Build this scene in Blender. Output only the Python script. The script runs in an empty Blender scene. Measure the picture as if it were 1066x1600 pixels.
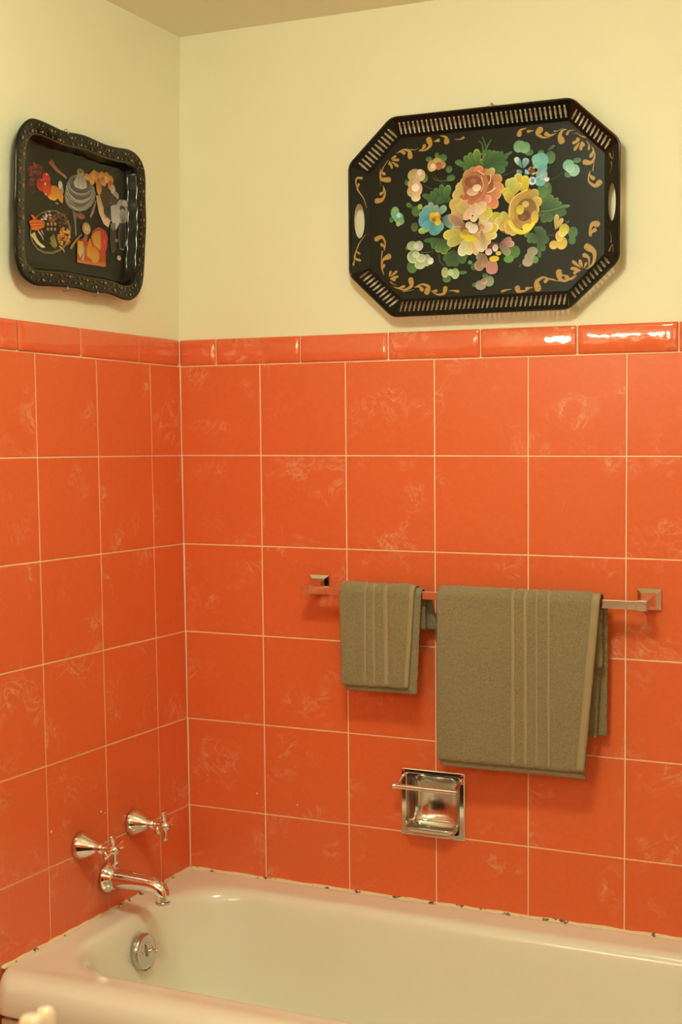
import bpy, bmesh, math, random
import numpy as np
from mathutils import Matrix, Vector

# ------------------------------------------------------------ camera
SC = bpy.context.scene
COL = SC.collection
Z0 = 1.634                       # height of the top of the square wall tiles; everything is measured from that line
cam_d = bpy.data.cameras.new('camera')
cam_d.sensor_fit = 'VERTICAL'; cam_d.sensor_height = 36.0; cam_d.sensor_width = 36.0
cam_d.lens = 48.18
cam_d.clip_start = 0.02
cam_d.dof.use_dof = True; cam_d.dof.focus_distance = 3.0; cam_d.dof.aperture_fstop = 3.4
cam = bpy.data.objects.new('camera', cam_d); COL.objects.link(cam)
cam.matrix_world = (Matrix.Translation((1.7415, -2.8731, Z0 - 0.1892)) @ Matrix.Rotation(0.4285, 4, 'Z')
                    @ Matrix.Rotation(1.5215, 4, 'X') @ Matrix.Rotation(-0.0016, 4, 'Z'))
SC.camera = cam
# ------------------------------------------------------------ world, lamp strengths, exposure
W = bpy.data.worlds.new('world'); SC.world = W; W.use_nodes = True
W.node_tree.nodes['Background'].inputs[0].default_value = (0.02, 0.018, 0.015, 1)
W.node_tree.nodes['Background'].inputs[1].default_value = 1.0
LAMP_TINT = (0.93, 1.02, 0.71)
CEILING_LAMP = 42.0              # emission of the frosted ceiling dome
VANITY_LAMP = 26.0               # emission of each frosted globe over the washbasin
GLINT_GLOBE = 6.0               # emission of the two unseen globes added for glints in the border tiles
SC.view_settings.view_transform = 'Standard'; SC.view_settings.look = 'None'
SC.view_settings.gamma = 1.0; SC.view_settings.use_curve_mapping = False
SC.view_settings.exposure = 0.93
SC.cycles.max_bounces = 10; SC.cycles.diffuse_bounces = 6; SC.cycles.glossy_bounces = 6
SC.cycles.caustics_reflective = False; SC.cycles.caustics_refractive = False
SC.cycles.sample_clamp_indirect = 8.0

random.seed(7); rng = np.random.RandomState(7)
# wall frames: x along the wall, y up the wall, z out into the room (the old walls are a hair out of true)
def frame(u, v):
    u = Vector(u).normalized(); v = Vector(v); v = (v - u * u.dot(v)).normalized(); n = u.cross(v)
    m = Matrix.Identity(4)
    for i in range(3): m[i][0], m[i][1], m[i][2] = u[i], v[i], n[i]
    m[2][3] = Z0
    return m
BACK = frame((1, 0, 0), (0, -0.0174, 1))
LEFT = frame((0.0125, 1, 0), (-0.006, -0.0174, 1))
T = Matrix.Translation
CEIL = 0.7857; TRIM = 0.0632; FLOOR = -Z0

# ------------------------------------------------------------ helpers
def tag(o, label=None, cat=None, group=None, kind=None):
    if label: o['label'] = label
    if cat: o['category'] = cat
    if group: o['group'] = group
    if kind: o['kind'] = kind
    return o
def link(name, me, mat=None, parent=None, M=None):
    o = bpy.data.objects.new(name, me); COL.objects.link(o)
    if mat is not None and me is not None and not me.materials: me.materials.append(mat)
    if parent is not None: o.parent = parent
    if M is not None:
        if parent is None: o.matrix_world = M
        else: o.matrix_local = M
    return o
def empty(name, M, label, cat, group=None):
    o = bpy.data.objects.new(name, None); COL.objects.link(o); o.matrix_world = M; o.empty_display_size = .05
    return tag(o, label, cat, group)
def mesh(name, V, F, smooth=False):
    me = bpy.data.meshes.new(name); me.from_pydata([tuple(v) for v in V], [], F); me.update()
    bm = bmesh.new(); bm.from_mesh(me); bmesh.ops.recalc_face_normals(bm, faces=bm.faces); bm.to_mesh(me); bm.free()
    if smooth: me.polygons.foreach_set('use_smooth', [True] * len(me.polygons))
    return me
class MB:
    def __init__(s): s.V = []; s.F = []
    def add(s, V, F):
        k = len(s.V); s.V += [tuple(v) for v in V]; s.F += [tuple(i + k for i in f) for f in F]; return s
    def box(s, x0, x1, y0, y1, z0, z1, M=None):
        V = [Vector((x, y, z)) for z in (z0, z1) for y in (y0, y1) for x in (x0, x1)]
        if M is not None: V = [M @ v for v in V]
        return s.add(V, [(0, 2, 3, 1), (4, 5, 7, 6), (0, 1, 5, 4), (2, 6, 7, 3), (0, 4, 6, 2), (1, 3, 7, 5)])
    def loft(s, loops, cap0=True, cap1=True, M=None):
        n = len(loops[0]); V = [Vector(p) for l in loops for p in l]
        if M is not None: V = [M @ v for v in V]
        F = []
        for i in range(len(loops) - 1):
            for j in range(n):
                a, b = i * n + j, i * n + (j + 1) % n
                F.append((a, b, b + n, a + n))
        if cap0: F.append(tuple(range(n))[::-1])
        if cap1: F.append(tuple(range((len(loops) - 1) * n, len(loops) * n)))
        return s.add(V, F)
    def lathe(s, prof, n=32, M=None):          # (radius, height) along local z
        return s.loft([[(r * math.cos(2 * math.pi * k / n), r * math.sin(2 * math.pi * k / n), z) for k in range(n)] for r, z in prof], M=M)
    def tube(s, pts, r, n=8, closed=False):
        pts = [Vector(p) for p in pts]; loops = []; up = Vector((.13, .31, .94))
        for i, p in enumerate(pts):
            a = pts[i - 1] if (i or closed) else p; b = pts[(i + 1) % len(pts)] if (i < len(pts) - 1 or closed) else p
            t = (b - a).normalized(); x = t.cross(up)
            if x.length < .05: x = t.cross(Vector((1, 0, 0)))
            x.normalize(); y = t.cross(x); rr = r[i] if isinstance(r, (list, tuple)) else r
            loops.append([p + x * (rr * math.cos(2 * math.pi * k / n)) + y * (rr * math.sin(2 * math.pi * k / n)) for k in range(n)])
        if closed: loops.append(loops[0]); return s.loft(loops, False, False)
        return s.loft(loops)
    def make(s, name, mat, parent=None, M=None, smooth=False, bevel=0, weld=False, seg=2, solid=0, sharp=None):
        me = mesh(name, s.V, s.F, smooth)
        if bevel or weld:
            bm = bmesh.new(); bm.from_mesh(me)
            bmesh.ops.remove_doubles(bm, verts=bm.verts, dist=1e-6)
            if bevel:
                E = [e for e in bm.edges if len(e.link_faces) == 2 and e.calc_face_angle(0) > .5]
                bmesh.ops.bevel(bm, geom=E, offset=bevel, segments=seg, affect='EDGES', profile=.6)
            bm.to_mesh(me); bm.free()
            if smooth: me.polygons.foreach_set('use_smooth', [True] * len(me.polygons))
        if sharp: me.set_sharp_from_angle(angle=sharp)
        o = link(name, me, mat, parent, M)
        if solid:
            md = o.modifiers.new('thickness', 'SOLIDIFY'); md.thickness = solid; md.offset = 0
        return o
def rr(x0, x1, y0, y1, r, z=0.0, k=6):         # rounded rectangle loop
    r = min(r, (x1 - x0) / 2 - 1e-5, (y1 - y0) / 2 - 1e-5); P = []
    for cx, cy, a in ((x1 - r, y1 - r, 0), (x0 + r, y1 - r, 90), (x0 + r, y0 + r, 180), (x1 - r, y0 + r, 270)):
        for i in range(k + 1):
            t = math.radians(a + 90 * i / k); P.append((cx + r * math.cos(t), cy + r * math.sin(t), z))
    return P
def catmull(P, n=6, closed=True):
    P = [np.array(p, float) for p in P]; m = len(P); out = []
    for i in range(m if closed else m - 1):
        g = lambda k: P[k % m] if closed else P[min(max(k, 0), m - 1)]
        a, b, c, d = g(i - 1), g(i), g(i + 1), g(i + 2)
        for j in range(n):
            t = j / n
            out.append(.5 * (2 * b + (c - a) * t + (2 * a - 5 * b + 4 * c - d) * t * t + (3 * b - a - 3 * c + d) * t ** 3))
    if not closed: out.append(P[-1])
    return out

# ------------------------------------------------------------ colours and materials
WHITE = (0.76, 0.65, 0.40)       # what a white surface looks like in this lamp light; used to read pigment colours
def lin(h):
    c = [int(h[i:i + 2], 16) / 255 for i in (0, 2, 4)]
    return [x / 12.92 if x <= .04045 else ((x + .055) / 1.055) ** 2.4 for x in c]
def pig(h, k=.70):
    return tuple(min(.88, c / w * k) for c, w in zip(lin(h), WHITE))
def mat(name, col, rough=.5, metal=0., spec=.5, coat=0., coat_rough=.05):
    m = bpy.data.materials.new(name); m.use_nodes = True; b = m.node_tree.nodes['Principled BSDF']
    b.inputs['Base Color'].default_value = (*col[:3], 1); b.inputs['Roughness'].default_value = rough
    b.inputs['Metallic'].default_value = metal; b.inputs['Specular IOR Level'].default_value = spec
    b.inputs['Coat Weight'].default_value = coat; b.inputs['Coat Roughness'].default_value = coat_rough
    m.diffuse_color = (*col[:3], 1)
    return m
class NT:
    def __init__(s, m): s.t = m.node_tree; s.b = s.t.nodes['Principled BSDF']
    def n(s, typ, **kw):
        x = s.t.nodes.new(typ)
        for k, v in kw.items():
            if k in x.inputs.keys(): x.inputs[k].default_value = v
            else: setattr(x, k, v)
        return x
    def l(s, a, b): s.t.links.new(a, b)
    def ramp(s, src, pts):
        r = s.n('ShaderNodeValToRGB'); e = r.color_ramp.elements
        while len(e) < len(pts): e.new(.5)
        for x, (p, c) in zip(e, pts):
            x.position = p; x.color = (*c, 1) if isinstance(c, tuple) else (c, c, c, 1)
        s.l(src, r.inputs[0]); return r.outputs[0]
    def math(s, op, a, b=None):
        x = s.n('ShaderNodeMath', operation=op)
        for i, v in enumerate((a, b)):
            if v is None: continue
            if isinstance(v, (int, float)): x.inputs[i].default_value = v
            else: s.l(v, x.inputs[i])
        return x.outputs[0]
    def mix(s, f, a, b):
        x = s.n('ShaderNodeMix', data_type='RGBA')
        for sock, v in ((x.inputs[0], f), (x.inputs[6], a), (x.inputs[7], b)):
            if isinstance(v, (int, float)): sock.default_value = v
            elif isinstance(v, tuple): sock.default_value = (*v[:3], 1)
            else: s.l(v, sock)
        return x.outputs[2]
    def coords(s, rand=0.):
        c = s.n('ShaderNodeTexCoord').outputs['Object']
        if rand:
            i = s.n('ShaderNodeObjectInfo').outputs['Random']; v = s.n('ShaderNodeCombineXYZ')
            s.l(s.math('MULTIPLY', i, rand), v.inputs[0]); s.l(s.math('MULTIPLY', i, rand * .37), v.inputs[1]); s.l(s.math('MULTIPLY', i, rand * 1.7), v.inputs[2])
            a = s.n('ShaderNodeVectorMath', operation='ADD'); s.l(c, a.inputs[0]); s.l(v.outputs[0], a.inputs[1]); c = a.outputs[0]
        return c
    def noise(s, co, scale, detail=2., rough=.5, dist=0.):
        x = s.n('ShaderNodeTexNoise'); x.inputs['Scale'].default_value = scale; x.inputs['Detail'].default_value = detail
        x.inputs['Roughness'].default_value = rough; x.inputs['Distortion'].default_value = dist; s.l(co, x.inputs['Vector']); return x.outputs['Fac']
    def bump(s, h, strength=.3, dist=.001):
        x = s.n('ShaderNodeBump'); x.inputs['Strength'].default_value = strength; x.inputs['Distance'].default_value = dist
        s.l(h, x.inputs['Height']); s.l(x.outputs[0], s.b.inputs['Normal'])
def m_plaster(name, col):
    m = mat(name, col, .55, spec=.25); t = NT(m); c = t.coords()
    t.l(t.mix(t.noise(c, 3., 4), tuple(x * .97 for x in col), tuple(min(1, x * 1.02) for x in col)), t.b.inputs['Base Color'])
    t.bump(t.noise(c, 220., 4), .12, .001); return m
def m_tile(name, col, wisp, rough, amount):
    m = mat(name, col, rough, spec=.38 if rough > .1 else .5); t = NT(m); c = t.coords(40.)
    line = t.math('ABSOLUTE', t.math('SUBTRACT', t.noise(c, 13., 5., .6, 1.6), .5))
    thin = t.ramp(line, [(0., 1.), (.018, .45), (.06, 0.)])
    where = t.ramp(t.noise(c, 9., 2.), [(.53, 0.), (.66, 1.)])
    cloud = t.ramp(t.noise(c, 30., 5., .7, .8), [(.45, 0.), (.75, 1.)])
    f = t.math('MULTIPLY', t.math('MULTIPLY', thin, where), t.math('ADD', t.math('MULTIPLY', cloud, .8), .25))
    f = t.math('ADD', t.math('MULTIPLY', f, amount), t.math('MULTIPLY', t.math('MULTIPLY', cloud, where), .05 * amount))
    base = t.mix(t.noise(c, 90., 4., .7), tuple(x * .90 for x in col), tuple(min(1, x * 1.09) for x in col))
    t.l(t.mix(f, base, wisp), t.b.inputs['Base Color'])
    if rough < .1: t.bump(t.noise(c, 16., 2.), .22, .004)
    else: t.bump(t.noise(c, 55., 3.), .06, .001)
    return m
def m_terry(name, col):
    m = mat(name, col, .95, spec=.08); t = NT(m); c = t.coords()
    n1 = t.noise(c, 620., 3., .75); n2 = t.noise(c, 22., 3.)
    k = t.mix(t.ramp(n1, [(.34, 0.), (.66, 1.)]), tuple(x * .42 for x in col), tuple(min(1, x * 1.6) for x in col))
    t.l(t.mix(t.math('MULTIPLY', n2, .45), k, tuple(x * .8 for x in col)), t.b.inputs['Base Color'])
    b = t.b; b.inputs['Sheen Weight'].default_value = .25; b.inputs['Sheen Roughness'].default_value = .6
    t.bump(n1, .8, .0018); return m
def m_weave(name, col):
    m = mat(name, col, .85, spec=.12); t = NT(m); c = t.coords()
    n = t.noise(c, 700., 2.)
    t.l(t.mix(n, tuple(x * .8 for x in col), tuple(min(1, x * 1.15) for x in col)), t.b.inputs['Base Color']); t.bump(n, .4, .0008); return m
def m_paint(name, rough=.32, tint=(1, 1, 1)):
    m = mat(name, (.5, .5, .5), rough, spec=.4); t = NT(m); a = t.n('ShaderNodeVertexColor'); a.layer_name = 'paint'
    x = t.n('ShaderNodeMix', data_type='RGBA', blend_type='MULTIPLY'); x.inputs[0].default_value = 1.
    t.l(a.outputs[0], x.inputs[6]); x.inputs[7].default_value = (*tint, 1); t.l(x.outputs[2], t.b.inputs['Base Color']); return m
def m_glow(name, tint, power):
    m = mat(name, (.9, .88, .8), .3); b = m.node_tree.nodes['Principled BSDF']
    b.inputs['Emission Color'].default_value = (*tint, 1); b.inputs['Emission Strength'].default_value = power; return m
def m_caulk(name, col):
    m = mat(name, col, .6); t = NT(m); c = t.coords()
    f = t.ramp(t.noise(c, 45., 3., .6), [(.58, 0.), (.63, 1.)])
    t.l(t.mix(t.math('MULTIPLY', f, .9), col, (.03, .025, .02)), t.b.inputs['Base Color']); return m

M_WALL = m_plaster('cream_wall_paint', (.80, .78, .62))
M_CEIL = m_plaster('ceiling_paint', (.80, .76, .62))
M_TILE = m_tile('coral_tile', (.73, .146, .050), (.84, .62, .42), .30, .68)
M_TRIM = m_tile('coral_glazed_tile', (.73, .142, .056), (.84, .62, .42), .035, .6)
M_GROUT = mat('cream_grout', (.84, .72, .50), .8)
M_TUB = mat('cream_enamel', (.79, .80, .71), .16, spec=.5, coat=.3)
M_CAULK = m_caulk('old_caulk', (.76, .68, .46))
M_CHROME = mat('chrome', (.80, .79, .76), .07, 1.)
M_CHROME2 = mat('worn_chrome', (.62, .61, .58), .15, 1.)
M_BLACK = mat('black_lacquer', (.008, .007, .005), .30, spec=.22)
M_BLACKG = mat('black_gloss_lacquer', (.006, .006, .005), .14, spec=.32)
M_BLACKP = mat('black_printed_lacquer', (.010, .010, .006), .3, spec=.28)
M_GOLD = mat('gold_paint', pig('b08434', .8), .4, .15)
M_PAINT = m_paint('tole_paint')
M_PRINT = m_paint('printed_picture', .3, (.84, .78, .66))
M_TERRY = m_terry('taupe_terry', pig('8c7848', .8))
M_WEAVE = m_weave('taupe_flat_weave', pig('9b8453', .8))
M_DARK = mat('dark_gap', (.01, .009, .008), .7)
M_WIRE = mat('dull_wire', (.35, .28, .16), .4, .8)
M_CREAM = mat('cream_porcelain', (.82, .76, .58), .25, coat=.3)
M_FLOOR = m_plaster('floor_vinyl', (.60, .52, .38))
M_WOOD = mat('white_painted_wood', (.72, .68, .56), .4)
PAINT = {
 'stem': [
  ('s',[-76.1,74.6,-101.8,76.6,-114.7,83.7],3.1,1.9,'3a4a2a','3a4a2a'),
  ('s',[-108.2,87.0,-96.5,73.6,-81.4,66.2],1.3,1.0,'3c4426','3c4426'),
  ('s',[-137.0,70.6,-125.2,63.4,-111.7,57.6],1.3,1.0,'3c4426','3c4426'),
  ('s',[-142.9,-76.7,-129.3,-77.5,-114.0,-76.0],1.6,1.3,'4a5236','4a5236'),
  ('s',[-100.5,-83.9,-98.9,-98.1,-88.8,-109.7],2.0,1.6,'4a5236','4a5236'),
  ('s',[45.0,75.3,57.9,78.0,72.4,84.4],1.3,0.8,'3c4a30','3c4a30'),
  ('s',[147.0,-57.0,161.2,-58.7],1.1,0.8,'5a5a3a','5a5a3a'),
  ('s',[151.4,58.1,165.5,63.0,179.5,73.8],1.3,1.0,'3c4430','3c4430'),
  ('s',[-3.0,124.7,9.5,132.4,0.2,162.6],5.0,1.9,'55702e','55702e'),
  ('s',[1.4,124.3,0.1,145.0,-9.2,154.7],5.0,1.9,'4a6030','4a6030'),
  ('s',[3.2,124.1,12.7,143.8,20.8,154.8],6.9,2.5,'44602c','44602c'),
 ],
 'leaf': [
  ('p',-7.0,94.1,-61.5,112.6,15.1,'253e18','48722e','5c8a3a'),
  ('p',-7.0,94.1,-44.1,98.8,19.9,'253e18','426c2b','4c7a30'),
  ('p',-7.0,94.1,-42.4,123.4,18.4,'253e18','4f7a2c','6fa035'),
  ('p',-7.0,94.1,-30.8,130.0,18.0,'253e18','55802e','80b03a'),
  ('p',-7.0,94.1,-14.3,137.0,20.3,'253e18','70902f','c6d83c'),
  ('p',4.4,94.7,-2.1,115.2,14.2,'203b1a','668932','b8cc40'),
  ('p',4.4,94.7,6.1,125.3,13.8,'203b1a','577e30','90b03a'),
  ('p',4.4,94.7,17.5,132.7,16.5,'203b1a','446d2d','5f8434'),
  ('p',4.4,94.7,28.1,130.2,15.0,'203b1a','497030','6a8c3a'),
  ('p',4.4,94.7,37.0,127.9,15.1,'203b1a','416930','57783a'),
  ('p',4.4,94.7,46.7,126.2,16.7,'203b1a','3d642d','4c6c34'),
  ('p',4.4,94.7,58.0,117.6,18.6,'203b1a','3b612b','47632e'),
  ('p',4.4,94.7,67.6,124.4,9.3,'203b1a','40642d','526c34'),
  ('p',4.4,94.7,57.9,100.9,22.4,'203b1a','386129','3f6428'),
  ('p',4.4,94.7,51.5,86.2,21.3,'203b1a','43692d','5a7a34'),
  ('p',4.4,94.7,41.8,77.8,19.9,'203b1a','3c692d','4a7834'),
  ('p',4.4,94.7,25.6,91.4,19.7,'203b1a','375e29','3c5c28'),
  ('p',-88.3,26.2,-138.9,48.7,15.4,'20361a','3c642d','4a7a34'),
  ('p',-88.3,26.2,-127.0,36.9,18.8,'20361a','3b612b','47722e'),
  ('p',-88.3,26.2,-120.2,53.6,16.9,'20361a','3c642d','4a7a34'),
  ('p',-88.3,26.2,-110.0,60.6,18.1,'20361a','3e672d','4f8034'),
  ('p',-88.3,26.2,-94.8,68.0,17.4,'20361a','49712f','6a9c38'),
  ('p',-88.3,26.2,-77.2,65.0,19.9,'20361a','577f30','8fc03c'),
  ('p',-88.3,26.2,-103.4,36.7,18.7,'20361a','3e672d','4e8234'),
  ('p',-88.3,26.2,-89.9,32.5,17.3,'20361a','3e672d','4e8234'),
  ('p',-88.3,26.2,-74.8,39.2,18.7,'20361a','385c29','3f6428'),
  ('p',-159.5,20.6,-176.6,32.1,12.1,'2d421c','5e7f37','80a048'),
  ('b',-154.4,14.0,10.2,11.8,'3f5c28','4a6a2e',''),
  ('b',-145.0,22.7,6.0,6.3,'a0b83c','7c9a38',''),
  ('b',-158.0,-20.5,8.5,10.3,'3c4c24','54602c',''),
  ('b',-139.3,-29.6,10.2,7.1,'b8c83c','8ca038',''),
  ('b',-129.1,-27.1,6.0,6.3,'a0b040','a0b040',''),
  ('p',-95.3,-49.7,-135.1,-51.9,11.8,'20361a','3c642f','4a7a38'),
  ('p',-95.3,-49.7,-122.4,-57.4,18.1,'20361a','3d642d','4c7834'),
  ('p',-95.3,-49.7,-117.4,-68.8,19.1,'20361a','436b2f','5c8c38'),
  ('p',-95.3,-49.7,-103.9,-79.0,20.2,'20361a','608230','a8c83c'),
  ('p',-95.3,-49.7,-87.0,-83.9,22.3,'20361a','638530','b0d03c'),
  ('p',-95.3,-49.7,-73.6,-73.0,23.3,'20361a','547930','88b03c'),
  ('p',-68.6,-76.4,-88.8,-98.7,20.4,'22361a','3e612d','4a7034'),
  ('p',-68.6,-76.4,-78.7,-110.2,23.2,'22361a','3d612b','47702e'),
  ('p',-68.6,-76.4,-62.0,-111.2,25.3,'22361a','3a5c29','3f6428'),
  ('p',-68.6,-76.4,-51.9,-100.8,24.6,'22361a','385929','3a5c28'),
  ('p',-63.6,-79.8,-85.5,-92.6,22.5,'20361a','3b612b','47702e'),
  ('p',-63.6,-79.8,-80.5,-110.1,24.8,'20361a','385e2c','3f6830'),
  ('p',-63.6,-79.8,-62.1,-112.7,25.1,'20361a','375b2a','3c602a'),
  ('p',-63.6,-79.8,-40.4,-104.6,21.5,'20361a','436b2f','5c8c38'),
  ('p',-63.6,-79.8,-35.4,-93.9,18.5,'20361a','436b2f','5a8a38'),
  ('b',-28.8,-105.2,5.0,4.4,'5c8c48','5c8c48',''),
  ('b',-20.5,-115.0,6.6,7.8,'3c602e','3c602e',''),
  ('p',131.2,-3.7,140.6,27.4,19.3,'1f3517','5a7e2e','9ac03c'),
  ('p',131.2,-3.7,156.3,24.7,17.8,'1f3517','4d752e','7aa83c'),
  ('p',131.2,-3.7,168.9,17.7,15.0,'1f3517','48702e','6c9c3c'),
  ('p',131.2,-3.7,175.9,8.9,13.8,'1f3517','48702e','6c9c3c'),
  ('p',131.2,-3.7,193.8,0.8,10.9,'1f3517','486a2f','6c8c40'),
  ('p',131.2,-3.7,186.1,-13.6,23.8,'1f3517','375b26','3f6428'),
  ('p',131.2,-3.7,175.2,-20.4,22.4,'1f3517','365926','3c6028'),
  ('p',131.2,-3.7,154.8,-28.0,20.8,'1f3517','426a2b','5c8c34'),
  ('p',131.2,-3.7,140.7,-30.9,20.2,'1f3517','3d6429','4f7c30'),
  ('p',131.2,-3.7,131.2,-17.3,18.1,'1f3517','41692b','588834'),
  ('s',[131.2,-6.0,153.2,-6.0,178.3,0.5,190.7,1.1],0.8,1.6,'7a9c48','7a9c48'),
  ('p',123.3,-54.7,131.2,-38.6,17.8,'20361a','3d642f','4c7838'),
  ('p',123.3,-54.7,142.3,-51.4,18.7,'20361a','3c622d','4a7434'),
  ('p',123.3,-54.7,147.0,-71.4,22.5,'20361a','3c612d','4a7034'),
  ('p',123.3,-54.7,137.6,-90.6,17.2,'20361a','43672f','5c8038'),
  ('p',123.3,-54.7,128.1,-103.7,12.3,'20361a','43672f','5a8038'),
  ('p',123.3,-54.7,113.8,-72.4,16.5,'20361a','436a2f','5c8838'),
  ('p',123.3,-54.7,101.0,-68.6,16.8,'20361a','496e32','6c9440'),
  ('p',123.3,-54.7,93.9,-54.4,12.7,'20361a','567932','8cb040'),
  ('p',123.3,-54.7,120.1,-37.8,13.8,'20361a','3a612b','44702e'),
  ('b',140.6,37.9,14.2,18.2,'38562a','44642e',''),
  ('b',200.1,-55.2,10.9,12.1,'3c5c28','4a6a2c',''),
  ('b',198.6,-71.6,7.8,9.0,'446828','446828',''),
  ('b',118.6,-107.7,7.1,7.6,'5c8834','5c8834',''),
  ('b',70.6,-88.1,14.4,13.8,'3c642c','4c7c30',''),
  ('b',59.3,-102.8,11.3,8.4,'5c9034','5c9034',''),
  ('p',94.7,-110.9,81.8,-121.0,6.2,'202b13','3a4c23','44562a'),
  ('p',181.4,-37.4,192.3,-30.6,7.5,'202b13','374820','3c4c24'),
  ('b',-123.2,125.0,7.6,5.4,'34562a','587a34',''),
  ('b',-104.6,131.9,5.0,6.2,'34562a','587a34',''),
  ('b',-91.2,124.5,10.0,8.6,'34562a','587a34',''),
  ('b',-76.2,99.2,7.5,7.7,'34562a','587a34',''),
  ('b',-72.1,80.2,10.0,7.0,'34562a','587a34',''),
  ('b',-133.6,84.4,7.7,9.4,'34562a','587a34',''),
  ('b',-54.5,112.8,8.3,5.4,'34562a','587a34',''),
  ('b',-176.3,78.4,4.3,6.3,'34562a','587a34',''),
  ('b',130.9,117.8,6.3,4.6,'34562a','587a34',''),
  ('b',151.4,104.8,10.9,13.5,'34562a','587a34',''),
  ('b',135.7,38.2,12.6,16.7,'34562a','587a34',''),
  ('b',142.0,49.8,7.1,6.1,'34562a','587a34',''),
  ('b',208.9,93.8,9.2,5.6,'34562a','587a34',''),
  ('b',190.4,67.0,9.3,7.4,'34562a','587a34',''),
  ('b',104.8,119.4,9.5,6.8,'34562a','587a34',''),
  ('b',-213.1,-0.9,5.2,6.3,'34562a','587a34',''),
  ('b',-175.5,-65.3,4.3,4.8,'34562a','587a34',''),
  ('b',-163.7,-107.2,12.9,14.3,'34562a','587a34',''),
  ('b',-82.3,-138.3,10.1,7.9,'34562a','587a34',''),
  ('b',5.8,-135.0,6.5,4.6,'34562a','587a34',''),
  ('b',-19.0,-154.0,5.0,4.7,'34562a','587a34',''),
  ('b',-45.4,-126.1,9.9,3.9,'34562a','587a34',''),
  ('p',143.5,119.0,160.7,128.7,7.4,'27391c','476632','56783a'),
 ],
 'small_blossom': [
  ('b',-157.4,92.6,16.2,14.1,'a88848','c0a860',''),
  ('b',-143.7,91.5,11.9,13.3,'b89850','d0b878',''),
  ('b',-145.4,97.9,5.9,7.0,'d8b898','e8ccb0',''),
  ('b',-159.2,73.9,14.5,12.5,'b88e58','c8a068',''),
  ('b',-157.6,58.0,17.9,14.2,'b88c50','d0a868',''),
  ('b',-150.7,62.2,11.9,15.7,'c49868','d8b078',''),
  ('b',-154.2,43.6,11.0,8.7,'d0ac70','ecd498',''),
  ('p',-145.6,64.9,-150.8,38.6,10.9,'c8986c','e8d088',''),
  ('b',-153.2,78.9,8.2,7.1,'d09878','d8a480',''),
  ('b',-155.0,65.7,9.4,8.6,'e8cc98','f4e0b4','f8e8c0'),
  ('b',-104.7,116.3,11.8,10.2,'b08c3c','c49c40',''),
  ('b',-91.3,109.7,7.6,7.8,'a87838','c09048',''),
  ('b',-117.4,109.6,9.3,12.5,'b08040','c8a058',''),
  ('b',-100.5,108.2,8.4,8.6,'a04c28','b8643c',''),
  ('b',-113.2,106.1,7.6,7.8,'c89c5c','d8b070',''),
  ('b',-114.0,109.3,5.9,5.0,'e0bc80','e8c890',''),
  ('b',-204.3,14.4,10.3,13.4,'5f8c58','7ca86c',''),
  ('b',-204.3,20.7,7.8,6.3,'80a060','80a060',''),
  ('b',-195.8,2.7,12.1,11.0,'5c9468','78a470',''),
  ('b',-192.4,-5.5,10.4,8.7,'5c8c60','80a860',''),
  ('b',-196.7,-10.8,5.2,5.6,'a0b050','a0b050',''),
  ('b',-195.7,8.2,5.5,6.0,'a0c8a0','b8d8b0',''),
  ('b',-163.4,-61.2,12.8,10.3,'8c9c58','b0b878','c8cc90'),
  ('b',-148.0,-62.2,10.3,11.1,'a0a068','c8b890','d8c8a0'),
  ('b',-154.0,-62.6,6.9,6.6,'c0c098','d0ccb0',''),
  ('b',-160.1,-85.2,15.7,14.6,'7c9048','b8bc80','e0dca8'),
  ('b',-144.8,-103.4,12.8,10.2,'90a050','c0c888','e0e0a0'),
  ('b',-129.4,-94.8,10.2,13.4,'909868','c0b890',''),
  ('b',-120.1,-96.9,6.8,7.8,'c8c8a0','f0ecd0','f8f4e0'),
  ('b',-143.0,-89.3,10.6,9.5,'98a068','d8d0a0','f0ecc0'),
  ('b',-154.1,-80.8,8.2,7.3,'a8b070','d0d0a8','e8e4c0'),
  ('b',-86.5,-123.9,8.1,11.7,'88a048','b8b870','d0d088'),
  ('b',-63.0,-127.5,9.7,11.7,'8ca050','b8c078','d0d090'),
  ('b',-73.8,-124.6,7.0,7.5,'a8b868','c8d090',''),
  ('b',15.6,-147.9,10.6,11.6,'708048','989c68',''),
  ('b',-4.1,-155.5,12.8,10.6,'8c7c58','b09c78',''),
  ('b',4.1,-147.4,7.4,7.0,'a08858','c0a888',''),
  ('b',2.5,-145.7,4.6,4.3,'a87050','a87050',''),
  ('b',112.2,-89.8,11.9,9.9,'888058','a09870',''),
  ('b',105.8,-100.9,11.2,9.2,'888858','a0a070',''),
  ('b',101.8,-111.4,12.0,10.0,'a08860','b89c78',''),
  ('b',81.7,133.6,11.5,12.9,'648c50','80a868',''),
  ('b',95.3,130.1,11.9,12.1,'5c8848','84a868',''),
  ('b',88.1,137.5,6.4,7.6,'6c9858','6c9858',''),
  ('b',190.4,84.9,12.3,12.0,'6ca878','88b888',''),
  ('b',202.8,73.4,12.0,12.7,'78a880','98c0a0',''),
  ('b',194.2,77.9,9.0,8.9,'80b088','a8c8a0','d8dcc0'),
  ('p',162.7,-48.2,165.8,-15.2,13.5,'b09038','c8b058',''),
  ('p',165.8,-45.4,178.3,-24.4,11.8,'b89038','d8b858',''),
  ('b',181.5,-47.9,10.9,12.0,'b8982c','d8bc48',''),
  ('b',176.1,-76.2,12.4,13.5,'c09830','e0bc48',''),
  ('b',158.8,-79.0,9.7,9.4,'c8a03c','e0b850',''),
  ('b',171.3,-60.8,8.6,11.3,'c89c3c','e0bc58','f0d880'),
  ('b',178.4,-53.8,9.0,9.4,'c8ac38','e8d458','f4e888'),
 ],
 'blue_daisy': [
  ('p',-113.7,-4.6,-135.6,22.1,28.5,'4c8a80','6ca48c',''),
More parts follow.
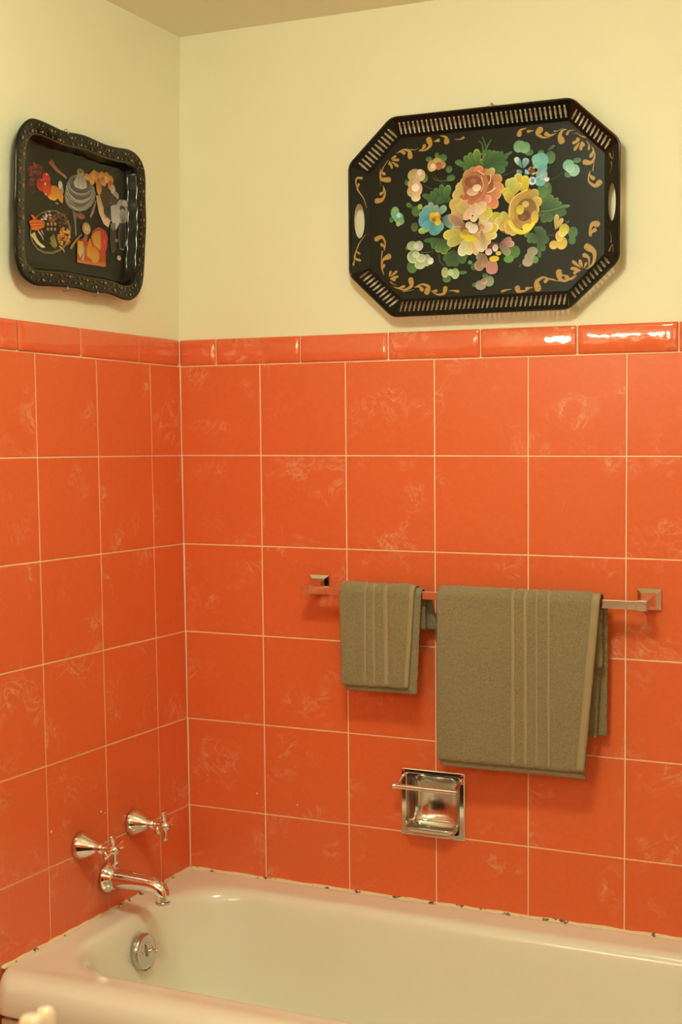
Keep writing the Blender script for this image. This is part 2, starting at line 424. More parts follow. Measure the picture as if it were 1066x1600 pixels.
  ('p',-113.7,-4.6,-145.9,7.9,24.1,'4c8a80','70a08c',''),
  ('p',-113.7,-4.6,-147.7,-11.7,33.3,'3c7c84','5c9c98',''),
  ('p',-113.7,-4.6,-135.9,-26.7,25.3,'4c8c84','64a49c',''),
  ('p',-113.7,-4.6,-107.1,-41.1,36.5,'3f7c74','5c9884',''),
  ('p',-113.7,-4.6,-91.9,-31.1,25.0,'4c8878','6ca488',''),
  ('p',-108.6,-0.3,-122.0,30.5,17.9,'5c7c58','94a888','a4b898'),
  ('p',-108.6,-0.3,-105.1,24.5,14.0,'5c7c58','94a888','a4b898'),
  ('p',-108.6,-0.3,-83.3,19.8,20.5,'5c7c58','94b098','a4b898'),
  ('p',-95.1,-5.9,-64.1,-6.5,21.8,'34484c','94b898','a8c8a8'),
  ('p',-95.1,-10.6,-64.2,-25.2,20.3,'3c4c4c','90b890','a4c8a0'),
  ('b',-109.4,-1.8,13.5,11.8,'a87818','d09c20',''),
  ('b',-102.7,-13.2,7.5,7.8,'c49c28','dcb830',''),
  ('b',-115.3,3.4,6.7,5.4,'d0a828','d0a828',''),
  ('b',-105.2,4.2,5.9,4.7,'e0b430','e0b430',''),
  ('b',-112.0,-7.9,5.1,4.7,'906014','906014',''),
  ('p',89.7,87.4,75.3,111.4,14.4,'587c70','88b098',''),
  ('p',89.7,81.3,78.5,76.2,19.8,'507868','80a890',''),
  ('p',92.9,87.1,99.3,107.8,19.3,'64887c','90b4a0',''),
  ('p',96.1,74.7,102.4,80.2,16.3,'80a49c','a8c4b8',''),
  ('p',80.1,94.3,75.3,111.4,12.5,'98b098','e0dcc0','f0ecd8'),
  ('b',129.4,99.1,17.6,17.4,'5ca08c','7cb490',''),
  ('b',119.9,104.5,9.5,9.0,'6cac8c','88b890',''),
  ('b',134.1,83.7,11.0,9.0,'58a494','58a494',''),
  ('b',132.5,70.2,12.6,13.6,'608c84','84ac98',''),
  ('b',129.4,56.9,12.6,10.5,'5ca08c','74b098',''),
  ('b',135.7,69.9,9.4,12.1,'7c9c8c','94b0a0',''),
  ('b',110.4,81.1,7.1,9.1,'4c2810','6c3c1c',''),
  ('s',[113.6,73.3,126.2,76.8],4.9,1.6,'c0b058','c0b058'),
  ('s',[115.1,86.0,124.6,90.5],4.6,1.6,'c0b040','c0b040'),
  ('s',[104.0,83.1,108.8,88.8],3.9,1.6,'b08848','b08848'),
  ('b',112.0,59.0,8.2,8.8,'b8c0b0','e8e8d4','f8f4e8'),
  ('b',112.8,59.0,3.9,4.8,'6c8480','6c8480',''),
  ('b',143.6,59.5,5.9,4.5,'d0c0b0','f4e4d4',''),
  ('s',[119.9,63.7,129.4,67.4,137.3,71.3],1.6,0.8,'c8ccb0','c8ccb0'),
 ],
 'cream_daisy': [
  ('p',-25.2,-6.1,-73.3,30.0,37.0,'a88a3c','c8ac50',''),
  ('p',-25.2,-6.1,-70.0,12.6,37.1,'a8863c','d0a850',''),
  ('p',-25.2,-6.1,-65.0,-0.2,33.4,'a07840','c89c5c',''),
  ('p',-25.2,-6.1,-53.3,25.4,36.4,'b08c48','ccaa58',''),
  ('p',-25.3,-40.2,-76.7,-0.9,25.1,'7c5030','b88c58','d0a878'),
  ('p',-25.3,-40.2,-71.8,-34.0,28.4,'8c6038','c89c60','f0d098'),
  ('p',-25.3,-40.2,-90.3,-43.8,29.8,'908028','d8c850','e8dc68'),
  ('p',-25.3,-40.2,-80.3,-63.2,30.5,'8c7c28','c8b850','e0d478'),
  ('p',-25.3,-40.2,-50.3,-90.0,30.7,'989040','ece0a8','f8f0c8'),
  ('p',-25.3,-40.2,-30.4,-89.6,26.3,'a89038','e0d888','f0ecb0'),
  ('p',-25.3,-40.2,-12.2,-90.6,20.5,'c09050','ecb878','f4d0a0'),
  ('p',-25.3,-40.2,2.6,-83.7,24.3,'c8a058','e8c890','f4e0b0'),
  ('p',-25.3,-40.2,19.0,-66.2,24.9,'b88038','e0b068','ecc890'),
  ('p',-25.3,-40.2,33.7,-51.7,26.5,'c09038','e8c868','f4e0a8'),
  ('p',-25.3,-40.2,37.0,-33.4,30.8,'b89028','dcc040','f0e090'),
  ('p',-25.3,-40.2,24.0,-29.5,27.4,'c8a060','e8c890','f0dcb0'),
  ('p',-2.2,-37.0,5.9,-80.8,21.9,'90743c','d8bc80','e8d8a0'),
  ('p',-15.2,22.6,10.9,-19.4,30.8,'b89050','dcc078','e8d498'),
  ('p',-15.2,22.6,20.7,-9.3,29.7,'b8a030','d0bc40','e4d470'),
  ('p',-15.2,22.6,-40.1,-12.8,22.9,'d0986c','ecb888','f4cca0'),
  ('p',-15.2,22.6,-20.3,-18.8,24.6,'d0a060','ecc888','f8e0a8'),
  ('p',-15.2,22.6,6.1,2.5,24.8,'c89858','e8c480','f4dca0'),
  ('p',-15.2,21.1,-2.1,-3.0,19.4,'d8a878','ecc890','f8e4b4'),
  ('p',-20.2,18.3,-20.2,-8.0,15.5,'c89870','e8c4a0','f8e8c8'),
  ('b',-21.9,-5.5,2.3,1.8,'0c0804','0c0804',''),
  ('b',-26.9,-32.3,23.0,14.0,'7c4c28','8c5c30',''),
  ('p',-5.5,-22.9,4.3,-37.5,14.6,'a86838','d8a060','ecc088'),
  ('b',-40.2,-45.4,11.6,7.8,'c8a820','dcc030',''),
  ('b',-28.6,-53.9,13.2,7.0,'d0b020','e4c830',''),
  ('b',-36.9,-39.4,10.0,6.2,'a88820','a88820',''),
  ('b',-18.7,-57.6,6.6,5.4,'dcc030','dcc030',''),
  ('b',-30.2,-25.1,7.9,7.8,'c0a478','e0c8a0','f0dcb8'),
  ('b',-20.3,-33.5,11.2,10.5,'c8b488','ead8b0','f8ecc8'),
 ],
 'pink_blossom': [
  ('p',7.5,-90.2,-13.9,-96.7,20.9,'78603c','988058',''),
  ('p',7.5,-90.2,-12.3,-123.2,29.2,'6c4c28','b88c64','d8a884'),
  ('p',7.5,-90.2,5.8,-118.0,21.6,'785430','c08c68','e4b08c'),
  ('p',25.5,-94.3,20.5,-133.5,33.9,'a87850','d07c68','d8907c'),
  ('p',36.9,-71.9,66.0,-59.9,17.2,'7c3c28','b87860','d0988c'),
  ('p',36.9,-71.9,72.5,-71.0,17.7,'6c3020','d89c84','f0c0a8'),
  ('p',36.9,-71.9,58.0,-83.9,18.1,'782c20','a8604c','c88874'),
  ('p',36.9,-71.9,62.8,-93.4,21.2,'706040','98945c',''),
  ('b',27.1,-72.8,13.1,7.7,'4c281c','5c3424',''),
  ('b',27.1,-100.6,11.4,6.2,'d0b420','e0c830',''),
  ('b',36.9,-89.6,6.5,4.6,'d0b830','d0b830',''),
  ('b',14.9,-85.2,7.8,7.4,'c89c80','ecc8a8','f8dcc0'),
  ('b',29.6,-77.6,6.5,8.0,'c09878','e8c8a4','f4d8b8'),
 ],
 'pink_rose': [
  ('p',-8.8,57.3,-61.7,55.3,36.1,'a07c34','ccae58',''),
  ('p',-8.8,57.3,-68.4,38.7,32.0,'a88438','d0b05c',''),
  ('p',-8.8,57.3,-68.5,20.0,31.3,'a88438','d0b05c',''),
  ('p',-8.8,57.3,-50.0,71.4,30.2,'906a30','b89a50','d8c078'),
  ('p',-8.8,57.3,-40.0,90.7,33.1,'90602c','b88848',''),
  ('p',-8.8,57.3,-25.1,98.7,30.3,'98582c','c07840',''),
  ('p',-8.8,57.3,-7.0,101.1,29.2,'a85030','e48050',''),
  ('p',-8.8,57.3,12.6,92.5,22.6,'904c28','b47438',''),
  ('p',-8.8,57.3,27.2,92.0,22.8,'98602c','d0a458','e8cc80'),
  ('p',-8.8,57.3,45.0,71.4,30.1,'984c28','d08848','e0a060'),
  ('p',-8.8,57.3,49.8,46.6,32.9,'a85c34','d49454',''),
  ('p',-8.8,57.3,41.7,31.9,34.9,'a8502c','dc9058','ecb878'),
  ('p',-8.8,57.3,33.6,8.0,32.8,'b85c34','e08850',''),
  ('p',-8.8,32.7,5.9,5.4,24.2,'d09060','ecc890','f8e0b0'),
  ('p',-8.8,32.7,-17.1,5.5,25.9,'c87c50','e8c490','f8dca8'),
  ('p',-8.8,32.7,-38.6,10.1,28.0,'c8884c','e4bc78',''),
  ('p',-8.8,32.7,20.6,25.8,21.5,'c05c38','e8a478','fcdcb4'),
  ('b',-17.0,58.0,27.1,30.0,'8c4824','a86436',''),
  ('b',-21.9,69.2,19.7,13.8,'7c3a1e','8c4824',''),
  ('s',[-41.7,59.9,-41.7,75.4,-25.1,83.3,-7.1,80.3,1.1,68.9],6.5,4.9,'a8683a','a8683a'),
  ('s',[-33.4,63.9,-30.1,74.5,-18.6,78.2,-8.7,72.7],4.9,3.3,'8c4426','8c4426'),
  ('b',-20.2,69.0,7.4,5.4,'a05c38','a05c38',''),
  ('b',12.5,58.7,13.0,20.0,'7c3c20','9c5430',''),
  ('s',[19.1,79.7,19.1,67.4,12.5,58.7],2.0,2.6,'e8c088','e8c088'),
  ('s',[28.8,49.8,20.6,44.3,10.9,41.2],3.3,1.6,'f0c49c','f0c49c'),
  ('b',-17.0,37.9,24.6,17.0,'a0502c','b46438',''),
  ('s',[2.8,81.0,9.3,62.1,2.7,38.0,-17.1,20.9],9.8,8.2,'b0602f','c07040'),
  ('s',[-2.2,76.8,2.7,59.5,-2.2,44.5],2.0,2.3,'dca878','dca878'),
  ('b',-21.9,46.0,13.9,8.5,'c07c50','e0b484',''),
  ('b',-12.1,53.7,10.2,7.7,'d8b070','f0d8a0',''),
  ('s',[-46.8,37.1,-35.2,25.4,-15.4,22.4,-3.9,30.8],8.2,8.2,'b8582f','c87048'),
  ('s',[-48.4,32.5,-40.2,27.3,-31.9,29.8],2.3,2.0,'ecb088','ecb088'),
  ('s',[-48.5,20.9,-40.2,11.8,-25.3,15.3],3.6,2.9,'f0c898','f0c898'),
  ('s',[-8.7,90.4,-2.1,84.5,6.0,80.8],2.0,1.6,'e8c490','e8c490'),
 ],
 'yellow_rose': [
  ('b',12.6,-21.0,21.1,16.9,'b08c48','dcc078',''),
  ('b',49.9,-25.1,14.6,21.5,'5c3c1c','7c5828',''),
  ('p',62.9,-16.8,19.1,-7.6,23.0,'988c20','ccb834','e0d060'),
  ('p',62.9,-16.8,28.9,-22.1,23.9,'a89830','dcc450','ecdc80'),
  ('p',62.9,-16.8,41.9,-4.6,18.1,'a0902c','d0bc50','e8dc90'),
  ('p',62.9,-19.9,37.0,-36.5,26.1,'a07828','d8b040','f0dc90'),
  ('p',62.9,-19.9,46.7,-40.2,21.1,'a86c30','cc9c50','e8c880'),
  ('p',62.9,-19.9,58.0,-50.2,22.8,'a87428','d8ac48','ecc870'),
  ('p',62.9,-19.9,70.9,-54.1,21.8,'b07c2c','dcb450','ecd078'),
  ('p',97.7,29.0,76.9,76.3,26.9,'a88c20','d8bc38','e8d868'),
  ('p',97.7,29.0,96.1,71.7,22.9,'b89818','e4cc30','f0e060'),
  ('p',67.5,23.9,57.9,67.4,21.8,'989028','c8bc44','e0d868'),
  ('p',67.5,23.9,69.2,69.5,27.4,'989838','ccc060','e8e090'),
  ('p',67.5,23.9,48.2,46.7,24.3,'a89c18','d0c42c',''),
  ('p',67.5,28.5,85.2,57.5,19.4,'a89028','dcc448','f0e070'),
  ('p',88.3,-2.1,123.3,39.3,29.8,'90782c','b89c48',''),
  ('p',88.3,-2.1,132.8,18.9,29.0,'a08030','d8b04c',''),
  ('p',88.3,-2.1,128.0,-2.0,30.1,'98802c','c8ac48',''),
  ('p',88.3,-2.1,51.3,38.8,26.0,'8c5c24','d0b840',''),
  ('p',88.3,-2.1,51.3,-37.8,30.3,'a87028','dcb050',''),
  ('p',77.1,-21.2,57.8,-10.7,21.3,'a86428','c89040','e0b860'),
  ('p',77.1,-21.2,54.5,-44.2,22.8,'a86c28','d4a848','ecd078'),
  ('p',77.1,-21.2,67.4,-52.7,25.7,'b87428','dcb048','ecc868'),
  ('b',89.9,-3.8,31.8,36.6,'98742a','b88c38',''),
  ('b',99.5,0.1,22.2,22.8,'7c5420','94682c',''),
  ('s',[104.2,36.2,80.3,25.9,65.8,7.1,67.4,-19.0,75.4,-33.3],13.1,11.4,'b8882f','c8983c'),
  ('s',[101.0,41.0,77.1,30.7,64.2,14.9,61.0,-15.5],2.3,2.3,'e4c468','e4c468'),
  ('s',[102.6,27.2,88.3,25.3,73.9,9.6],8.2,6.5,'b07830','c08c3c'),
  ('b',93.9,-13.2,13.5,12.2,'5c2c14','70401c',''),
  ('b',91.5,-16.1,7.2,6.1,'7c4420','8c5428',''),
  ('b',97.1,10.9,7.9,6.9,'c49c40','d8b458',''),
  ('b',85.1,-0.4,8.8,9.9,'c4a428','dcc840',''),
  ('s',[77.1,-21.2,81.9,-30.7,99.5,-34.9,115.4,-26.9],11.4,9.8,'b87c28','c89030'),
  ('b',117.7,-17.9,8.3,13.7,'c49430','e0b83c',''),
  ('b',75.4,-33.3,14.5,13.7,'a87828','b88834',''),
  ('s',[61.8,-24.7,72.2,-40.7,88.3,-47.9,104.2,-42.8,115.4,-29.9],11.4,8.2,'dcb830','ecd83c'),
  ('b',101.0,-38.1,11.2,7.6,'e4c830','ecdc40',''),
  ('s',[61.0,-23.1,67.4,-37.4,80.3,-45.9],2.0,2.0,'f0dc70','f0dc70'),
 ],
 'gold_scroll': [
  ('s',[-220.1,88.2,-236.5,90.7,-240.2,102.4,-238.3,113.7],12.2,0.7,'b48434','b48434'),
  ('s',[-230.8,102.1,-235.8,106.7,-233.2,117.9],7.5,0.7,'b48434','b48434'),
  ('s',[-221.1,130.6,-231.2,117.7,-237.6,104.5,-240.3,88.7,-239.1,74.8],1.9,0.7,'b48434','b48434'),
  ('s',[-248.2,43.8,-235.5,45.8,-228.6,60.2,-233.5,76.7],12.2,0.7,'b48434','b48434'),
  ('s',[-238.7,58.7,-232.9,62.9,-232.8,74.3],7.5,0.7,'b48434','b48434'),
  ('p',-212.6,131.0,-193.6,129.3,7.5,'b48434','b48434',''),
  ('p',-213.1,128.1,-196.2,114.8,7.5,'b48434','b48434',''),
  ('p',-216.1,127.5,-211.2,111.9,7.1,'b48434','b48434',''),
  ('p',-217.3,129.1,-217.4,120.0,6.8,'b48434','b48434',''),
  ('p',-214.1,132.9,-201.0,139.1,7.1,'b48434','b48434',''),
  ('s',[-168.2,135.1,-170.7,147.1,-184.5,150.7,-200.0,145.0],12.4,0.5,'b48434','b48434'),
  ('s',[-182.8,143.5,-191.4,147.4,-201.7,144.4],7.8,0.5,'b48434','b48434'),
  ('s',[-165.6,149.8,-153.6,148.4,-148.2,152.2],2.0,0.5,'b48434','b48434'),
  ('s',[-123.8,166.3,-120.5,155.1,-131.6,146.0,-148.6,144.8],13.7,0.5,'b48434','b48434'),
  ('s',[-134.6,154.1,-138.3,148.9,-146.8,146.3],8.8,0.5,'b48434','b48434'),
  ('s',[-101.9,163.6,-112.9,162.2],7.8,0.5,'b48434','b48434'),
  ('s',[-82.3,160.2,-84.3,168.9,-97.7,173.6],13.7,0.5,'b48434','b48434'),
  ('s',[-43.4,164.3,-51.3,161.5,-64.9,162.5],5.2,0.5,'b48434','b48434'),
  ('s',[-250.1,-40.7,-237.4,-36.9,-229.4,-50.0,-231.3,-68.4],11.3,0.7,'b48434','b48434'),
  ('s',[-237.6,-54.1,-232.0,-59.1,-231.3,-68.4],8.0,0.7,'b48434','b48434'),
  ('s',[-236.4,-68.1,-239.1,-95.6,-233.0,-119.1],2.4,0.7,'b48434','b48434'),
  ('s',[-221.3,-81.6,-235.3,-88.9,-239.2,-107.2],13.2,0.7,'b48434','b48434'),
  ('s',[-232.8,-100.6,-236.7,-109.6,-232.5,-121.4],7.5,0.7,'b48434','b48434'),
  ('p',-221.0,-126.6,-215.3,-113.1,6.9,'b48434','b48434',''),
  ('p',-218.0,-126.8,-200.2,-113.9,7.1,'b48434','b48434',''),
  ('p',-217.4,-129.4,-197.3,-126.7,7.5,'b48434','b48434',''),
  ('p',-218.8,-130.9,-204.1,-134.4,7.6,'b48434','b48434',''),
  ('s',[-217.2,-137.9,-210.0,-143.0,-201.3,-145.3],2.7,0.8,'b48434','b48434'),
  ('s',[-185.4,-149.5,-198.5,-152.6,-210.0,-148.9],7.1,0.8,'b48434','b48434'),
  ('s',[-168.1,-136.4,-167.3,-149.6,-184.0,-156.8,-201.4,-152.0],13.1,0.8,'b48434','b48434'),
  ('s',[-186.9,-160.1,-172.5,-159.2,-159.6,-157.2],2.2,0.8,'b48434','b48434'),
  ('s',[-129.7,-163.3,-126.8,-152.9,-141.0,-147.0,-158.2,-151.9],14.1,0.8,'b48434','b48434'),
  ('s',[-141.9,-158.0,-148.1,-151.9,-161.0,-152.6],9.8,0.8,'b48434','b48434'),
  ('s',[-108.4,-163.0,-119.8,-162.5],7.1,0.8,'b48434','b48434'),
  ('s',[-86.7,-158.8,-90.2,-169.2,-104.2,-171.1,-118.3,-164.4],10.9,0.8,'b48434','b48434'),
  ('s',[-57.1,-166.3,-67.7,-164.2,-79.5,-164.2],6.5,0.8,'b48434','b48434'),
  ('s',[174.7,137.9,171.6,147.9,176.3,157.9,187.1,160.6],15.0,0.5,'b48434','b48434'),
  ('s',[187.1,150.9,191.8,156.5,202.6,156.9],6.5,0.5,'b48434','b48434'),
  ('s',[225.7,139.9,216.5,143.7,207.2,150.2,199.2,149.0],2.6,0.5,'b48434','b48434'),
  ('s',[159.1,158.8,166.9,158.8,179.4,163.6],2.6,0.5,'b48434','b48434'),
  ('s',[127.7,164.0,123.0,157.0,134.1,148.4,149.0,147.0],14.4,0.5,'b48434','b48434'),
  ('s',[141.9,154.4,151.3,150.5,163.0,154.7],9.8,0.5,'b48434','b48434'),
  ('s',[102.4,163.7,115.1,164.3],6.5,0.5,'b48434','b48434'),
  ('s',[82.6,160.0,85.7,168.0,99.3,171.3],11.7,0.5,'b48434','b48434'),
  ('p',213.4,134.3,198.0,129.8,8.6,'b48434','b48434',''),
  ('p',214.2,131.3,201.9,114.5,8.4,'b48434','b48434',''),
  ('p',217.1,131.1,216.5,113.7,8.6,'b48434','b48434',''),
  ('p',218.4,132.6,223.0,121.1,9.0,'b48434','b48434',''),
  ('p',215.1,136.0,206.5,137.9,9.0,'b48434','b48434',''),
  ('s',[233.5,115.6,233.5,124.6,227.8,132.4],5.2,0.6,'b48434','b48434'),
  ('s',[238.2,100.6,243.2,111.1,239.1,120.5],8.0,0.6,'b48434','b48434'),
  ('s',[226.1,88.6,238.3,87.0,245.7,98.2,243.8,114.7],12.0,0.6,'b48434','b48434'),
  ('s',[242.0,69.5,244.8,89.2,245.7,107.2],2.0,0.6,'b48434','b48434'),
  ('s',[255.7,43.9,246.8,38.2,233.7,48.4,233.6,64.7],12.8,0.6,'b48434','b48434'),
  ('s',[243.0,54.0,235.5,60.9,236.4,69.9],8.8,0.6,'b48434','b48434'),
  ('s',[250.8,-41.2,240.5,-41.4,235.9,-59.4,236.8,-66.7],13.6,0.6,'b48434','b48434'),
  ('s',[246.2,-53.6,240.6,-57.8,238.7,-66.9],9.6,0.6,'b48434','b48434'),
  ('s',[169.9,-137.1,172.2,-142.6,191.0,-145.1],13.7,0.5,'b48434','b48434'),
  ('p',212.4,-127.9,198.7,-114.1,8.8,'b48434','b48434',''),
  ('p',215.7,-127.5,215.4,-112.5,8.4,'b48434','b48434',''),
  ('p',211.6,-131.1,194.9,-130.2,8.7,'b48434','b48434',''),
  ('p',212.9,-133.4,201.1,-141.8,8.4,'b48434','b48434',''),
  ('p',217.5,-130.9,200.0,-114.8,6.8,'b48434','b48434',''),
  ('p',220.7,-130.8,216.1,-114.4,6.6,'b48434','b48434',''),
  ('p',223.4,-131.8,229.5,-119.1,6.4,'b48434','b48434',''),
  ('p',216.7,-134.1,196.0,-130.9,6.8,'b48434','b48434',''),
  ('p',218.0,-135.5,202.7,-137.8,6.6,'b48434','b48434',''),
  ('s',[231.2,-87.5,245.9,-99.9,243.0,-122.7,228.3,-133.3],15.0,1.9,'b48434','b48434'),
  ('s',[225.3,-104.4,234.2,-110.7,234.2,-127.9],10.0,1.9,'b48434','b48434'),
  ('s',[169.6,-138.0,173.0,-151.4,186.6,-155.3,206.8,-143.9],13.4,1.1,'b48434','b48434'),
  ('s',[186.6,-148.8,196.7,-152.6,208.5,-145.7],9.2,1.1,'b48434','b48434'),
  ('s',[123.5,-167.7,121.7,-154.4,135.5,-146.1,150.9,-150.9],15.6,1.1,'b48434','b48434'),
  ('s',[140.6,-154.3,147.5,-150.1,162.8,-152.2],8.5,1.1,'b48434','b48434'),
  ('s',[78.4,-166.5,80.9,-172.6,94.1,-172.6,104.5,-168.4],12.7,1.1,'b48434','b48434'),
  ('s',[99.3,-167.5,113.1,-165.5],7.1,1.1,'b48434','b48434'),
  ('s',[44.4,-170.9,55.7,-168.1,65.5,-167.9],5.7,1.1,'b48434','b48434'),
  ('s',[179.8,-155.6,162.8,-154.1,149.2,-150.8],2.8,1.1,'b48434','b48434'),
 ],
 'painted_raisins': [
  ('b',-126.0,76.8,5.3,3.6,'4c140c','4c140c',''),
  ('b',-126.6,80.7,5.1,2.4,'4c140c','4c140c',''),
  ('b',-143.6,53.3,5.4,2.4,'4c140c','4c140c',''),
  ('b',-147.0,64.8,4.3,2.9,'8c3c28','8c3c28',''),
  ('b',-149.8,45.6,4.7,3.7,'5c1c14','5c1c14',''),
  ('b',-146.2,58.9,4.8,2.8,'5c1c14','5c1c14',''),
  ('b',-144.6,41.8,4.1,2.8,'4c140c','4c140c',''),
  ('b',-143.4,47.3,5.7,3.2,'4c140c','4c140c',''),
  ('b',-148.3,68.2,4.0,2.4,'74281c','74281c',''),
  ('b',-141.9,39.5,4.7,2.9,'5c1c14','5c1c14',''),
  ('b',-141.9,41.9,5.8,2.6,'5c1c14','5c1c14',''),
  ('b',-145.2,49.0,4.4,3.5,'8c3c28','8c3c28',''),
  ('b',-127.1,66.6,6.0,2.9,'8c3c28','8c3c28',''),
  ('b',-114.6,79.2,4.0,3.8,'74281c','74281c',''),
  ('b',-133.9,78.2,6.8,3.2,'8c3c28','8c3c28',''),
  ('b',-135.5,71.3,6.4,3.1,'74281c','74281c',''),
  ('b',-119.4,65.3,5.9,3.7,'4c140c','4c140c',''),
  ('b',-117.1,71.3,6.5,2.4,'5c1c14','5c1c14',''),
  ('b',-136.3,26.9,5.3,2.2,'4c140c','4c140c',''),
  ('b',-147.1,73.6,6.6,2.9,'8c3c28','8c3c28',''),
  ('b',-155.2,68.1,3.5,2.4,'74281c','74281c',''),
  ('b',-116.5,63.3,3.9,3.8,'74281c','74281c',''),
  ('b',-113.1,72.1,6.6,2.4,'4c140c','4c140c',''),
  ('b',-138.6,63.0,4.6,3.3,'5c1c14','5c1c14',''),
  ('b',-124.2,80.8,6.0,3.5,'74281c','74281c',''),
  ('b',-154.4,38.7,5.3,3.2,'5c1c14','5c1c14',''),
  ('b',-153.6,23.1,6.3,3.7,'4c140c','4c140c',''),
  ('b',-153.4,25.1,4.4,2.2,'5c1c14','5c1c14',''),
  ('b',-148.1,57.8,6.5,2.2,'4c140c','4c140c',''),
  ('b',-121.5,65.7,5.6,2.4,'4c140c','4c140c',''),
  ('b',-122.5,79.0,7.0,3.4,'4c140c','4c140c',''),
  ('b',-141.2,40.8,3.8,2.1,'5c1c14','5c1c14',''),
  ('b',-150.1,35.7,3.9,3.8,'5c1c14','5c1c14',''),
  ('b',-149.4,58.5,6.7,2.6,'8c3c28','8c3c28',''),
  ('b',-137.1,66.7,5.6,2.7,'8c3c28','8c3c28',''),
  ('b',-122.1,68.4,5.6,2.3,'8c3c28','8c3c28',''),
  ('b',-137.6,82.7,3.4,2.8,'8c3c28','8c3c28',''),
  ('b',-125.1,67.9,4.0,3.4,'74281c','74281c',''),
  ('b',-155.5,73.2,6.3,2.5,'4c140c','4c140c',''),
  ('b',-156.4,34.2,3.9,3.3,'4c140c','4c140c',''),
  ('b',-150.1,61.0,3.5,2.6,'4c140c','4c140c',''),
  ('b',-153.9,34.5,6.4,3.1,'4c140c','4c140c',''),
  ('b',-153.1,24.8,3.4,3.6,'4c140c','4c140c',''),
  ('b',-126.0,61.8,5.7,2.7,'5c1c14','5c1c14',''),
  ('b',-118.0,60.5,4.2,2.5,'4c140c','4c140c',''),
  ('b',-153.1,61.3,6.6,3.3,'5c1c14','5c1c14',''),
  ('b',-136.8,71.3,4.3,3.6,'4c140c','4c140c',''),
  ('b',-116.5,65.9,4.9,3.8,'5c1c14','5c1c14',''),
  ('b',-133.1,80.3,6.1,2.4,'8c3c28','8c3c28',''),
  ('b',-119.3,68.5,6.4,2.1,'74281c','74281c',''),
  ('b',-135.4,52.7,5.7,3.0,'4c140c','4c140c',''),
  ('b',-149.6,39.2,5.4,2.3,'5c1c14','5c1c14',''),
  ('b',-132.0,78.5,0.9,0.6,'b06048','b06048',''),
  ('b',-140.0,76.3,1.0,0.6,'b06048','b06048',''),
  ('b',-148.7,80.5,0.9,0.6,'b06048','b06048',''),
  ('b',-146.9,68.5,0.9,0.5,'b06048','b06048',''),
  ('b',-138.1,49.5,0.9,0.6,'b06048','b06048',''),
  ('b',-128.6,56.0,0.9,0.6,'b06048','b06048',''),
  ('b',-126.4,61.7,1.0,0.6,'b06048','b06048',''),
  ('b',-131.1,51.7,0.9,0.6,'b06048','b06048',''),
  ('b',-134.4,67.6,1.0,0.5,'b06048','b06048',''),
  ('b',-125.6,40.0,1.0,0.6,'b06048','b06048',''),
  ('b',-149.3,49.4,0.9,0.6,'b06048','b06048',''),
  ('b',-122.6,82.6,0.9,0.5,'b06048','b06048',''),
  ('b',-144.9,38.4,0.9,0.6,'b06048','b06048',''),
  ('b',-152.9,36.7,0.9,0.6,'b06048','b06048',''),
  ('b',-136.7,40.3,1.0,0.6,'b06048','b06048',''),
  ('b',-137.7,28.1,1.0,0.6,'b06048','b06048',''),
  ('b',-143.3,48.3,0.9,0.6,'b06048','b06048',''),
  ('b',-152.2,48.0,0.9,0.6,'b06048','b06048',''),
  ('b',-141.8,24.9,1.0,0.6,'b06048','b06048',''),
  ('b',-124.3,77.0,0.9,0.6,'b06048','b06048',''),
  ('b',-151.8,73.1,0.9,0.6,'b06048','b06048',''),
  ('b',-148.2,38.7,0.9,0.6,'b06048','b06048',''),
  ('b',-137.2,51.7,0.9,0.6,'b06048','b06048',''),
  ('b',-138.8,82.1,0.9,0.6,'b06048','b06048',''),
  ('b',-142.6,23.8,0.9,0.6,'b06048','b06048',''),
  ('b',-128.9,50.9,1.0,0.6,'b06048','b06048',''),
  ('b',-148.4,27.4,0.9,0.6,'b06048','b06048',''),
  ('b',-141.0,46.1,0.9,0.6,'b06048','b06048',''),
  ('b',-147.3,61.9,1.0,0.6,'b06048','b06048',''),
  ('b',-143.1,58.8,1.0,0.6,'b06048','b06048',''),
 ],
 'painted_tomatoes': [
  ('b',-116.5,44.1,14.8,13.6,'8c1c10','c43420',''),
  ('b',-98.2,59.7,13.3,11.9,'b02414','e04424',''),
  ('b',-96.3,40.2,16.4,16.2,'a82814','dc5020',''),
  ('b',-102.1,48.0,2.4,2.7,'f8d8b0','f8d8b0',''),
  ('b',-96.8,68.1,2.9,2.0,'f0a080','f0a080',''),
  ('b',-115.0,53.2,3.3,1.1,'e89070','e89070',''),
  ('b',-101.5,26.8,1.9,2.4,'f8b880','f8b880',''),
 ],
 'painted_orange_slices': [
  ('g',[-80.4,48.7,-65.8,49.7,-51.3,43.2,-41.6,32.8,-44.5,17.3,-54.3,20.3,-59.1,25.5,-71.5,18.3,-86.1,18.2,-95.6,22.6,-83.4,30.5],'c87414','eca424',''),
  ('s',[-56.4,36.4,-51.6,29.7,-56.7,22.9],1.3,1.0,'c86c10','c86c10'),
  ('g',[-93.2,23.0,-76.0,31.7,-56.5,30.4,-71.5,19.8,-86.1,19.0],'d8841c','f0b040',''),
  ('b',-64.3,14.2,5.4,2.7,'8c7a5c','8c7a5c',''),
  ('b',-86.4,8.6,7.3,2.0,'4c3018','4c3018',''),
 ],
 'painted_pot': [
  ('g',[-91.3,92.6,-81.4,101.8,-74.2,100.2,-71.9,94.7,-59.9,86.4,-37.9,78.4,-43.0,74.5,-65.0,79.6,-79.4,87.4],'7c4018','a8662c',''),
  ('g',[-43.0,74.5,-37.9,79.1,-28.1,74.1,-31.9,70.4],'8c8474','8c8474',''),
  ('b',-51.0,53.7,7.5,9.0,'b8b090','d8d0b0',''),
  ('b',-45.1,44.2,4.5,7.5,'9a9480','9a9480',''),
